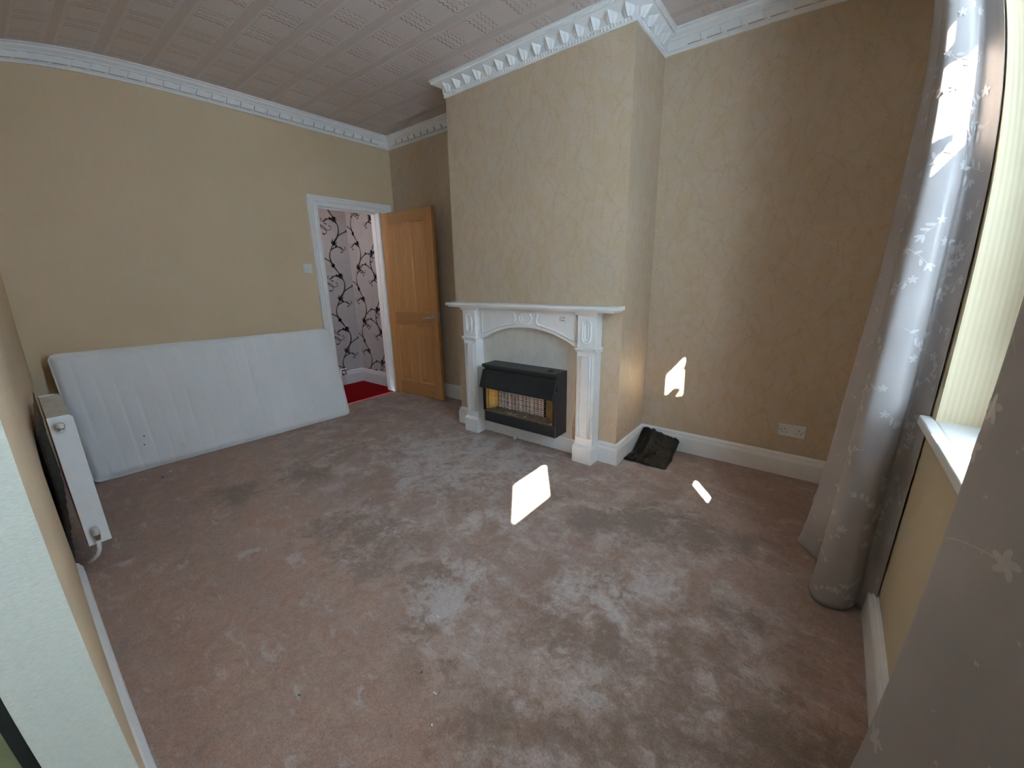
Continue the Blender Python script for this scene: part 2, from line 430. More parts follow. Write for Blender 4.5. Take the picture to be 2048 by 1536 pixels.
LIGHT = [(1.46, 1.76, 0.2, 0.6), (2.02, 1.58, 0.22, 0.6), (1.85, 2.04, 0.2, 0.6), (2.84, 0.95, 0.13, 0.8), (2.83, 1.08, 0.13, 0.6), (2.6, 1.44, 0.15, 0.5), (3.33, 1.41, 0.15, 0.6), (3.48, 1.53, 0.12, 0.5), (2.88, 2.19, 0.15, 0.4), (2.26, 2.33, 0.2, 0.5), (3.44, 1.26, 0.06, 0.5), (3.33, 0.77, 0.08, 0.3), (2.02, 1.2, 0.1, 0.5), (2.31, 1.12, 0.1, 0.4), (3.22, 1.3, 0.1, 0.5), (1.44, 0.14, 0.03, 0.9), (1.62, 0.21, 0.03, 0.5), (1.83, 0.58, 0.06, 0.6), (2.1, 0.62, 0.05, 0.6), (2.41, 0.62, 0.05, 0.6), (2.76, 0.82, 0.04, 0.7), (3.28, 1.08, 0.1, 0.4), (3.66, 1.58, 0.08, 0.3)]
def wear_and_light(x, y):
    q = noise.noise(Vector((x*3.1, y*3.1, 0)))*.09; q2 = noise.noise(Vector((x*3.1, y*3.1, 7)))*.09
    X_, Y_ = x+q, y+q2
    d = l = 0
    for cx, cy, r, s_ in DARK: d = max(d, s_*math.exp(-(((X_-cx)**2+(Y_-cy)**2)/(r*r*1.3))**1.5))
    for cx, cy, r, s_ in LIGHT: l = max(l, s_*math.exp(-(((X_-cx)**2+(Y_-cy)**2)/(r*r*1.3))**1.5))
    # rosier carpet along the left and near sides
    e = (y - 1.02) + .28*(x-2.0)*(1 if x > 2 else .2) - .25*(x < 1.0)*(1-x)
    ro = max(0, min(1, .5 - (e + q*2)/.36)) if x < 3.3 else 0
    ro = max(ro, max(0, min(1, (x-3.45)/.35))*.75*max(0, min(1, (y-1.6)/.4)), max(0, min(1, (x-3.95)/.2))*.8)
    z_ = math.exp(-(((X_-1.9)/.75)**2+((Y_-1.95)/.5)**2)**1.5); l = max(l, .72*z_)  # brighter light before the fireplace, painted in as paler carpet
    return (min(1, d), min(1, l), ro*(1-.8*z_))
fl = MB()
nx, ny = 171, 133
fx0, fx1, fy0, fy1 = 0.0, W, -.13, YB
fl.grid(lambda i, j: (fx0+(fx1-fx0)*i/(nx-1), fy0+(fy1-fy0)*j/(ny-1), 0), nx, ny, smooth=False)
fo = fl.build('floor', M['carpet'])
ca = fo.data.color_attributes.new('wear_and_light', 'FLOAT_COLOR', 'POINT')
for i, v in enumerate(fo.data.vertices):
    a, b, c_ = wear_and_light(v.co.x, v.co.y); ca.data[i].color = (a, b, c_, 1)
struct(fo, 'worn pinkish brown carpet with dark stains covering the room floor', 'floor')

m = MB(); m.box((-.0, -2.3, H), (W+.02, YB+.1, H+.08))
struct(m.build('ceiling', M['ceiling']), 'ceiling papered with an embossed square lattice pattern', 'ceiling')

# left wall with doorway
m = rect_wall('wall_left', None, lambda u, v, d: (-d, u, v), -.03, YB+.1, 0, H, .12, [(D0, D1, -1, DH)])
struct(m.build('wall_left', M['wall_left']), 'plain cream papered wall with the doorway', 'wall')

# embossed sprigs drawn as very low relief on the patterned walls (same mesh as the wall)
def sprigs(m, fn, u0, u1, v0, v1, mi, seed, block=()):
    rnd = random.Random(seed)
    def stroke(u, v, a, ln, w):
        ct, st = math.cos(a), math.sin(a)
        pts = [(0, 0), (.35*ln, w*.5), (ln, 0), (.35*ln, -w*.5)]
        q = [(u+ct*x-st*y, v+st*x+ct*y) for x, y in pts]
        if any(not (u0 < a_ < u1 and v0 < b_ < v1) for a_, b_ in q): return
        if any(b0 < a_ < b1 and c0 < b_ < c1 for a_, b_ in q for b0, b1, c0, c1 in block): return
        m.quad(*[fn(a_, b_, -.0006) for a_, b_ in q], mi)
    rows = int((v1-v0)/.09)+1
    for r in range(rows):
        u = u0-.05+(.045 if r % 2 else 0)
        while u < u1+.05:
            cu, cv = u+rnd.uniform(-.025, .025), v0+r*.09+rnd.uniform(-.02, .02)
            a0 = PI/2+rnd.uniform(-.65, .65); x, y = cu, cv-.05; a = a0; bend = rnd.uniform(-.09, .09)
            for k in range(12):
                stroke(x, y, a, .016, .0017)
                sgn = 1 if k % 2 else -1
                stroke(x, y, a+sgn*rnd.uniform(.45, .8), rnd.uniform(.016, .030), .0027)
                if k > 2 and rnd.random() < .5: stroke(x, y, a-sgn*rnd.uniform(.4, .9), rnd.uniform(.012, .024), .0024)
                x += math.cos(a)*.0125; y += math.sin(a)*.0125; a += bend
            u += .09

# back wall behind the door (left alcove)
m = rect_wall('', None, lambda u, v, d: (u, YB+d, v), 0, XL+.02, 0, H, .1)
sprigs(m, lambda u, v, d: (u, YB+d, v), .0, XL, .16, 2.62, 1, 3)
struct(m.build('wall_back', [M['vine'], M['vine_mark']]), 'patterned beige wall in the alcove behind the open door', 'wall')
# chimney breast: front and the two returns
m = rect_wall('', None, lambda u, v, d: (u, YC+d, v), XL, XR, 0, H, YB-YC+.05)
sprigs(m, lambda u, v, d: (u, YC+d, v), XL, XR, .16, 2.62, 1, 5, block=[(1.845, 2.52, .15, .64)])
sprigs(m, lambda u, v, d: (XR-d, u, v), YC, YB, .16, 2.62, 1, 9)
struct(m.build('wall_chimney_breast', [M['vine'], M['vine_mark']]), 'patterned beige chimney breast standing out into the room', 'wall')
# right alcove wall
m = rect_wall('', None, lambda u, v, d: (u, YB+d, v), XR-.02, W+.1, 0, H, .1)
sprigs(m, lambda u, v, d: (u, YB+d, v), XR, W, .16, 2.62, 1, 11)
struct(m.build('wall_alcove', [M['vine'], M['vine_mark']]), 'patterned beige alcove wall with the double socket', 'wall')
# window wall
W2Y0, W2Y1 = -2.05, -.06
m = rect_wall('', None, lambda u, v, d: (W+d, u, v), -2.2, YB+.1, 0, H, .2, [(.2, YR, SILL-.02, HEAD), (W2Y0, W2Y1, SILL-.02, HEAD)])
struct(m.build('wall_right', M['stripe']), 'ribbed beige wall under and beside the window', 'wall')
# near wall with the radiator; the paper and plaster are gone behind the radiator
m = MB()
RX = 1.40
ZT = [(0, 0.695), (.1, 0.710), (.25, 0.685), (.38, 0.700), (.52, 0.675), (.7, 0.690), (.9, 0.670), (1.02, 0.695), (1.15, 0.675), (1.28, 0.660), (1.36, 0.630), (1.41, 0.580)]
KX, KY = 1.45, .062                                     # the wall bends a little towards the corner
def yw(x): return 0.0 if x >= KX else KY*(1-x/KX)
m.box((KX, -.126, 0), (XE, 0, H))
pts = [(-.12, H), (-.12, .70)] + ZT + [(KX, .53), (KX, H)]
m.prism(pts, lambda u, v, d: (u, yw(u) if d else -.126, v), 0, 1)
struct(m.build('wall_near', M['wall_left']), 'plain cream papered wall behind the radiator', 'wall')
m = MB()
def dmg(i, j):
    x = -.02+1.47*i/60; z = .0+.72*j/30
    return (x, yw(x)-.010+.008*noise.noise(Vector((x*14, z*14, 2)))+.005*noise.noise(Vector((x*40, z*40, 5))), z)
m.grid(dmg, 61, 31, smooth=False)
struct(m.build('wall_bare_plaster', M['plaster']), 'bare dark plaster where wallpaper is torn off behind the radiator', 'wall')
m = MB(); m.quad((XE+.001, 0, 0), (XE+.001, -.126, 0), (XE+.001, -.126, H), (XE+.001, 0, H))
m.box((XE-.004, -.126, 0), (XE+.0012, 0, H))
struct(m.build('wall_opening_side', M['reveal']), 'pale crinkled paper on the end of the near wall', 'wall')
m = MB(); m.box((XE-.02, -.152, 0), (XE+.002, -.126, H))
struct(m.build('trim_opening_edge', M['sun_rubber']), 'black edge strip behind the pale wall end', 'trim')
# space behind the opening
m = MB(); m.box((.6, -2.2, -.06), (W, -.126, 0))
struct(m.build('floor_rear', M['sage']), 'sage green floor beyond the opening', 'floor')
m = MB(); m.box((.5, -2.2, 0), (.6, -.126, H)); m.box((.5, -2.3, 0), (W+.2, -2.2, H))
struct(m.build('wall_rear', M['wall_left']), 'plain walls of the space behind the opening', 'wall')

# hall beyond the doorway
HX, HY = -.8, 2.885
def hall_vines(m, fn, u0, u1, v0, v1, mi, stems):
    def put(pts, wid):
        n = len(pts)
        for i in range(n-1):
            (u, v), (u2, v2) = pts[i], pts[i+1]
            L_ = math.hypot(u2-u, v2-v) or 1e-6; px, py = -(v2-v)/L_, (u2-u)/L_
            a, b = wid[i]/2, wid[i+1]/2
            q = [(u+px*a, v+py*a), (u2+px*b, v2+py*b), (u2-px*b, v2-py*b), (u-px*a, v-py*a)]
            if all(u0 < x < u1 and v0 < y < v1 for x, y in q): m.quad(*[fn(x, y, -.0008) for x, y in q], mi)
    def curl(u, v, a, size, turn, w=.014):
        pts = [(u, v)]; wd = [w]; k = 22
        for i in range(k):
            f = i/k; a += turn*(.05+.52*f*f); st = size/k*(1.5-.9*f)
            u += math.cos(a)*st; v += math.sin(a)*st; pts.append((u, v)); wd.append(w*(1-.55*f) if i < k-3 else w*1.3)
        put(pts, wd)
        return pts
    def leaf(u, v, a, ln):
        for da, l_, w in ((0, 1, .026), (.5, .8, .02), (-.5, .8, .02), (.95, .6, .015), (-.95, .6, .015)):
            p = [(u+math.cos(a+da)*ln*l_*t, v+math.sin(a+da)*ln*l_*t) for t in (0, .3, .6, 1)]
            put(p, [.004, w, w*.8, .001])
    for su, sv, flip in stems:
        per = .648
        def stem(v): return su + flip*.075*math.sin(2*PI*(v-sv)/per)
        vs = [v0-.1+i*.02 for i in range(int((v1-v0+.2)/.02))]
        put([(stem(v), v) for v in vs], [.015+.005*math.sin(2*PI*(v-sv)/per*2) for v in vs])
        k = -3
        while sv+k*per < v1+.3:
            b = sv+k*per
            for off, sd, sz in ((.10, 1, .36), (.24, -1, .22), (.40, -1, .36), (.55, 1, .22)):
                v = b+off; a = PI/2+sd*flip*-.9
                c = curl(stem(v), v, a, sz, sd*flip*-1.0); j = c[9]
                curl(j[0], j[1], a-sd*flip*1.5, sz*.55, sd*flip*1.0, .010)
                leaf(c[6][0], c[6][1], a+sd*flip*.5, .03)
            leaf(stem(b+.30), b+.30, PI/2+.5*flip, .095); leaf(stem(b+.62), b+.62, -PI/2-.4*flip, .085); leaf(stem(b+.05), b+.05, PI/2-.6*flip, .06)
            k += 1
m = rect_wall('', None, lambda u, v, d: (HX-d, u, v), .9, HY+.1, 0, H, .1)
hall_vines(m, lambda u, v, d: (HX-d, u, v), .95, HY, .16, 2.6, 1, [(2.70, 1.40, -1), (2.30, 1.1, 1), (1.9, 1.4, -1)])
struct(m.build('wall_hall_back', [M['hall'], M['hallvine']]), 'mauve hall wall with dark scrolling vines facing the doorway', 'wall')
m = rect_wall('', None, lambda u, v, d: (u, HY+d, v), HX-.1, -.12, 0, H, .1)
hall_vines(m, lambda u, v, d: (u, HY+d, v), HX, -.12, .16, 2.6, 1, [(HX+.17, 1.12, -1), (HX+.50, 1.0, 1)])
struct(m.build('wall_hall_side', [M['hall'], M['hallvine']]), 'mauve hall wall with dark vines at right angles to the doorway', 'wall')
m = MB(); m.box((HX-.1, .8, 0), (-.12, .9, H))
struct(m.build('wall_hall_end', M['hall']), 'far mauve end wall of the hall', 'wall')
m = MB(); m.box((HX, .9, -.06), (-.12, HY, 0)); m.box((-.12, D0, -.06), (-.004, D1, 0))
struct(m.build('floor_hall', M['red']), 'bright red carpet in the hall', 'floor')
m = MB(); m.box((HX-.1, .8, 2.45), (-.12, HY+.1, 2.5))
struct(m.build('ceiling_hall', M['plasterwhite']), 'plain white hall ceiling', 'ceiling')
SK = [(0, 0), (.02, 0), (.02, .105), (.017, .118), (.012, .124), (.012, .134), (.006, .146), (0, .152)]
SKH = [(d, z*1.13) for d, z in SK]
m = MB(); m.sweep(SKH, [(HX, .9, 1, 0), (HX, HY, 1, -1), (-.12, HY, 0, -1)])
struct(m.build('baseboard_hall', M['hallwhite']), 'white moulded skirting in the hall', 'skirting')

# skirtings
m = MB(); m.sweep(SK, [(0, KY, 1, 0), (0, D0-.1, 1, 0)])
struct(m.build('baseboard_left', M['white']), 'white skirting along the left wall behind the mattress', 'skirting')
m = MB(); m.sweep(SK, [(0.03, YB, 0, -1), (XL, YB, -1, -1), (XL, YC, -1, -1), (1.585, YC, 0, -1)])
struct(m.build('baseboard_back', M['white']), 'white skirting round the left side of the chimney breast', 'skirting')
m = MB(); m.sweep(SK, [(2.78, YC, 0, -1), (XR, YC, 1, -1), (XR, YB, 1, -1), (W, YB, -1, -1), (W, -.12, -1, 0)])
struct(m.build('baseboard_right', M['white']), 'white moulded skirting from the fireplace along alcove and window wall', 'skirting')
m = MB(); m.sweep([(d, z*.62) for d, z in SK], [(RX+.06, 0, 0, 1), (XE-.02, 0, 0, 1)])
struct(m.build('baseboard_near', M['white']), 'chipped low white skirting below the cream near wall', 'skirting')
m = MB(); m.box((1.72, YC-.02, 0), (2.645, YC, .095)); m.box((1.72, YC-.012, .095), (2.645, YC, .112))
struct(m.build('baseboard_hearth', M['white'], bevel=.003), 'plain white board across the bottom of the fireplace opening', 'skirting')

# cornices ------------------------------------------------------------
ZB = 2.628
PROF = [(0, ZB), (.010, ZB), (.012, ZB+.012), (.020, ZB+.016), (.022, ZB+.022), (.026, ZB+.062), (.036, ZB+.066), (.038, ZB+.074), (.060, ZB+.088), (.064, ZB+.098), (.080, ZB+.102), (.080, H), (0, H)]
def corn_blocks(m, s0, s1, fn, per=.0985, off=0.0):
    """tapered tablets with little drops between them; fn(s, d, z)"""
    k = math.ceil((s0-off)/per)
    while off+(k+.92)*per < s1:
        s = off+k*per
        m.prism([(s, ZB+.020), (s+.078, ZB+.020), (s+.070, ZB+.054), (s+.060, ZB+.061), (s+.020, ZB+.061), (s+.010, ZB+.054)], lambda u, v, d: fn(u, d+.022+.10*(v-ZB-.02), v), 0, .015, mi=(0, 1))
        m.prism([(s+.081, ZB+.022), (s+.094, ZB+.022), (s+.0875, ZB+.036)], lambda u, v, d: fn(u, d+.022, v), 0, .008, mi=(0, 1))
        for q in range(6):
            a = s+q*per/6; m.box2 = None
            m.prism([(a, ZB+.004), (a+.009, ZB+.004), (a+.009, ZB+.014), (a, ZB+.014)], lambda u, v, d: fn(u, d+.010, v), 0, .004)
        k += 1
m = MB(); m.sweep(PROF, [(0, -.03, 1, 0), (0, YB, 1, -1)])
corn_blocks(m, 0, 2.93, lambda s, d, z: (d, s, z), off=.002)
struct(m.build('trim_cornice_left', [M['plasterwhite'], M['greywhite']]), 'white cornice with tapered tablets along the left wall', 'cornice')
m = MB(); m.sweep(PROF, [(0, YB, 1, -1), (XL, YB, -1, -1)])
corn_blocks(m, .05, XL-.03, lambda s, d, z: (s, YB-d, z))
struct(m.build('trim_cornice_back', [M['plasterwhite'], M['greywhite']]), 'white cornice with tapered tablets above the open door', 'cornice')
m = MB(); m.sweep(PROF, [(XR, YB, 1, -1), (W, YB, -1, -1)])
corn_blocks(m, XR+.05, W-.03, lambda s, d, z: (s, YB-d, z), per=.1085, off=XR+.03)
struct(m.build('trim_cornice_alcove', [M['plasterwhite'], M['greywhite']]), 'white cornice with tapered tablets over the right alcove', 'cornice')
m = MB(); m.sweep(PROF, [(W, YB, -1, -1), (W, -2.2, -1, 0)])
struct(m.build('trim_cornice_window', [M['plasterwhite'], M['greywhite']]), 'white cornice above the window', 'cornice')
ZC = 2.622
PROC = [(0, ZC), (.008, ZC), (.010, ZC+.006), (.010, ZC+.024), (.014, ZC+.028), (.016, ZC+.064), (.028, ZC+.070), (.062, ZC+.092), (.066, ZC+.098), (.078, ZC+.100), (.085, ZC+.106), (.085, H), (0, H)]
m = MB(); m.sweep(PROC, [(XL, YB, -1, 0), (XL, YC, -1, -1), (XR, YC, 1, -1), (XR, YB, 1, -1)])
def acanthus(m, s, fn):
    w = .080; N_ = 7; K_ = 6
    def g(i, j):
        f = i/(N_-1)*2-1; h = j/(K_-1)
        wid = (w/2)*(1-.42*(1-h)**1.5)*(1 if h < .99 else .9)
        bulge = .038*(1-abs(f)**1.3)*(.30+1.0*h-.30*h*h) + .004*math.cos(f*PI*3)*(1-abs(f))
        return fn(s+w/2+f*wid, .012+.016*h*(1-.4*abs(f))+bulge, ZC+.026+.050*h-.010*abs(f)*h)
    m.grid(g, N_, K_, smooth=False)
    n = len(m.v); rim = [g(i, K_-1) for i in range(N_)]; bk = [fn(s+w/2+(i/(N_-1)*2-1)*w*.28, .016, ZC+.072) for i in range(N_)]
    m.v += [tuple(p) for p in rim+bk]
    for i in range(N_-1): m.face((n+i, n+i+1, n+N_+i+1, n+N_+i))
def beads(m, s0, s1, fn, per, d, z, r, tilt=0):
    k = 0
    while s0+(k+1)*per <= s1:
        s = s0+(k+.5)*per
        M_ = None
        pts = []
        for j in range(7):
            a = j/6*PI
            pts.append((s-per*.38*math.cos(a), d+r*math.sin(a)))
        m.prism(pts, lambda u, v, dd: fn(u+dd*tilt, v, z+dd), -r, r)
        k += 1
for s0, s1, fn in ((XL-.01, XR+.01, lambda s, d, z: (s, YC-d, z)), (YC-.01, YB-.07, lambda s, d, z: (XR+d, s, z)), (YC-.01, YB-.07, lambda s, d, z: (XL-d, s, z))):
    L_ = s1-s0; n_ = max(1, round(L_/.1035)); per = L_/n_
    for k in range(n_): acanthus(m, s0+k*per+(per-.080)/2, fn)
    beads(m, s0, s1, fn, .0205, .009, ZC+.014, .0075)
    beads(m, s0-.07, s1+.07, fn, .0125, .072, ZC+.094, .005, .7)
struct(m.build('trim_cornice_chimney', [M['plasterwhite'], M['greywhite']]), 'white cornice with pointed leaves and beads round the chimney breast', 'cornice')

# door frame (architrave and lining)
m = MB()
AR = [(0, 0), (.024, 0), (.024, .018), (.018, .026), (.018, .05), (.012, .06), (.016, .07), (.016, .10), (0, .10)]  # (proud of wall, distance from outer edge)
def arch_station(y, z, oy, oz): return (y, z, oy, oz)
st = [(D0-.08, 0, 1, 0), (D0-.08, DH+.07, 1, -1), (D1+.143, DH+.07, -1, -1), (D1+.143, 0, -1, 0)]
n0 = len(m.v)
for y, z, oy, oz in st:
    k_ = 1.43 if y > 2.5 else 1.0
    for d, e in AR: m.v.append((d, y+oy*e*(k_ if oy else 1)*.95, z+oz*e*.8))
kk = len(AR)
for i in range(3):
    for q in range(kk):
        q2 = (q+1) % kk; m.face((n0+i*kk+q, n0+i*kk+q2, n0+(i+1)*kk+q2, n0+(i+1)*kk+q))
m.box((-.13, D0, 0), (.012, D0+.018, DH)); m.box((-.13, D1-.018, 0), (.012, D1, DH)); m.box((-.13, D0, DH-.018), (.012, D1, DH))
m.box((-.09, D0+.018, 0), (-.05, D0+.03, DH-.018)); m.box((-.09, D1-.03, 0), (-.05, D1-.018, DH-.018)); m.box((-.09, D0+.018, DH-.03), (-.05, D1-.018, DH-.018))
struct(m.build('trim_doorway', M['white']), 'white moulded architrave round the doorway', 'door frame')

# ---------------------------------------------------------------- door leaf
HNG = Vector((.028, 2.800, .006)); FRE = Vector((.785, 2.842, .006))
door = thing('door_1', HNG, 'pine four panel door standing open against the alcove wall', 'door', kind='structure')
ang = math.atan2(FRE.y-HNG.y, FRE.x-HNG.x); LW = (FRE-HNG).length; LH = 1.965; TH = .038
def dfin(o):
    o.rotation_euler = (0, 0, ang); return o
def dpart(name, mb, mat, bevel=.002):
    o = mb.build(name, mat, None, bevel); o.parent = door; o.rotation_euler = (0, 0, ang)
    return o
for x0, x1 in ((0, .105), (LW-.105, LW)):
    m = MB(); m.box((x0, 0, 0), (x1, TH, LH)); dpart('stile', m, M['woodz'])
for z0, z1, nm in ((0, .155, ''), (.80, .935, ''), (LH-.115, LH, '')):
    m = MB(); m.box((.105, .0005, z0), (LW-.105, TH-.0005, z1)); dpart('rail', m, M['woodx'])
xm = LW/2
for z0, z1 in ((.155, .80), (.935, LH-.115)):
    m = MB(); m.box((xm-.05, 0.0005, z0), (xm+.05, TH-.0005, z1)); dpart('muntin', m, M['woodz'])
    for x0, x1 in ((.105, xm-.05), (xm+.05, LW-.105)):
        m = MB()
        m.box((x0, .013, z0), (x1, TH-.013, z1))
        # moulded edge and raised field on the room side
        for (a, b, c, d) in ((x0, x1, z0, z0+.014), (x0, x1, z1-.014, z1)): m.prism([(c, .013), (d, .013), (c if c == z0 else d, .003)], lambda u, v, dd: (dd, v, u), a, b)
        for (a, b) in ((x0, x0+.014), (x1-.014, x1)): m.prism([(a, .013), (b, .013), (a if a == x0 else b, .003)], lambda u, v, dd: (u, v, dd), z0, z1)
        n = len(m.v); ins, in2 = .022, .042
        for i_, yy in ((ins, .013), (in2, .007)):
            m.v += [(x0+i_, yy, z0+i_), (x1-i_, yy, z0+i_), (x1-i_, yy, z1-i_), (x0+i_, yy, z1-i_)]
        for i in range(4):
            j = (i+1) % 4; m.face((n+i, n+j, n+4+j, n+4+i))
        m.face((n+4, n+5, n+6, n+7))
        dpart('door_panel', m, M['woodz'], 0)
hz = .885
m = MB(); m.lathe([(.0, .0), (.026, 0), (.026, .006), (.022, .009), (.0, .009)], Matrix.Translation((LW-.062, 0, hz)) @ Matrix.Rotation(PI/2, 4, 'X'), 24)
m.tube([(LW-.062, -.006, hz), (LW-.062, -.045, hz)], .009, 12)
m.tube([(LW-.062, -.045, hz), (LW-.085, -.050, hz+.004), (LW-.12, -.050, hz+.002), (LW-.15, -.048, hz-.008), (LW-.168, -.046, hz-.003), (LW-.172, -.046, hz+.008)], [.010, .009, .0075, .007, .007, .005], 12)
o = dpart('door_handle', m, M['nickel'], 0); o['label'] = 'satin metal lever handle'
m = MB(); m.box((LW, .010, hz-.055), (LW+.0015, .030, hz+.055)); m.box((LW, .014, hz-.01), (LW+.008, .026, hz+.012))
o = dpart('latch_plate', m, M['nickel'], 0); o['label'] = 'metal latch plate on door edge'

# ---------------------------------------------------------------- windows
def window(name, y0, y1, label, panes, bars, sill_y1, fx=W+.135):
    w = thing(name, (W+.15, y0, SILL), label, 'window', kind='structure')
    m = MB(); f = .05
    for a, b in (((y0, SILL), (y0+f, HEAD)), ((y1-f, SILL), (y1, HEAD)), ((y0+f, SILL), (y1-f, SILL+f)), ((y0+f, HEAD-.03), (y1-f, HEAD))):
        m.box((fx, a[0], a[1]), (fx+.06, b[0], b[1]))
    for a0, a1, b0, b1 in bars: m.box((fx+.004, a0, b0), (fx+.056, a1, b1))
    m.build('window_frame', M['white'], w)
    for a0, a1, b0, b1, k in panes:
        m = MB(); m.box((fx+.026, a0, b0), (fx+.032, a1, b1)); m.build('clear_pane' if k == 'clear' else 'added_diffuser_pane', M[k], w)  # unseen glazing, made up to diffuse
    m = MB(); m.box((W-.030, y0-.04, SILL-.03), (W, sill_y1, SILL)); m.box((W, y0, SILL-.019), (fx, y1, SILL))
    m.build('window_sill', M['white'], w, .004)
    return w
window('window_1', .2, YR, 'window behind the curtains in the right wall',  # pane and bar layout invented to shape the sunlit patches
       [(.25, .97, SILL+.05, HEAD-.03, 'diffuser_dark'), (1.02, 1.12, SILL+.05, HEAD-.03, 'diffuser'),
        (1.14, 1.34, 2.345, HEAD-.03, 'diffuser'), (1.34, 1.46, 2.21, HEAD-.03, 'diffuser_mid'), (1.14, 1.285, 2.115, 2.33, 'clear'), (1.14, 1.285, 1.33, 2.085, 'diffuser'), (1.14, 1.285, 1.05, 1.30, 'clear'),
        (1.285, 1.34, 2.01, 2.33, 'clear'), (1.30, 1.34, 1.88, 1.99, 'diffuser_mid'), (1.34, 1.46, 1.88, 2.19, 'clear'), (1.30, 1.46, 1.195, 1.86, 'diffuser_mid'), (1.37, 1.46, 1.115, 1.18, 'clear'), (1.14, 1.46, SILL+.05, 1.02, 'diffuser'),
        (1.48, 1.61, SILL+.05, HEAD-.03, 'diffuser_dark')],
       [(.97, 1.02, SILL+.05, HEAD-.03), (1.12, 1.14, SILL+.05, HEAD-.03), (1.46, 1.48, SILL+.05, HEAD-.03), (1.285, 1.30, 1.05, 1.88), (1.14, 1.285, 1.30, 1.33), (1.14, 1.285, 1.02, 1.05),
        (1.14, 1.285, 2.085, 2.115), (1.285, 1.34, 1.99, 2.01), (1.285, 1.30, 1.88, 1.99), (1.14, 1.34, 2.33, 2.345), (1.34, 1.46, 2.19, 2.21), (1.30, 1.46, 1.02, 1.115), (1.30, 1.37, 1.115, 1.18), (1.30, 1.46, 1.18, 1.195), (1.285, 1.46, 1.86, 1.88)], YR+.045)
window('window_2', W2Y0, W2Y1, 'window of the space behind the opening, beyond the near curtain',  # panes added to cut out the floor sun patch and dim the rest
       [(W2Y0+.05, -.80, SILL+.05, 2.06, 'diffuser_dim'), (-.77, W2Y1-.05, SILL+.05, 2.06, 'diffuser_dark'), (-.33, W2Y1-.05, 2.11, HEAD-.03, 'diffuser_dark'), (W2Y0+.05, -.80, 2.11, HEAD-.03, 'diffuser_dark'), (-.77, -.35, 2.11, HEAD-.03, 'clear')],
       [(W2Y0+.05, W2Y1-.05, 2.06, 2.11), (-.80, -.77, SILL+.05, HEAD-.03), (-.35, -.33, 2.11, HEAD-.03)], W2Y1+.04)

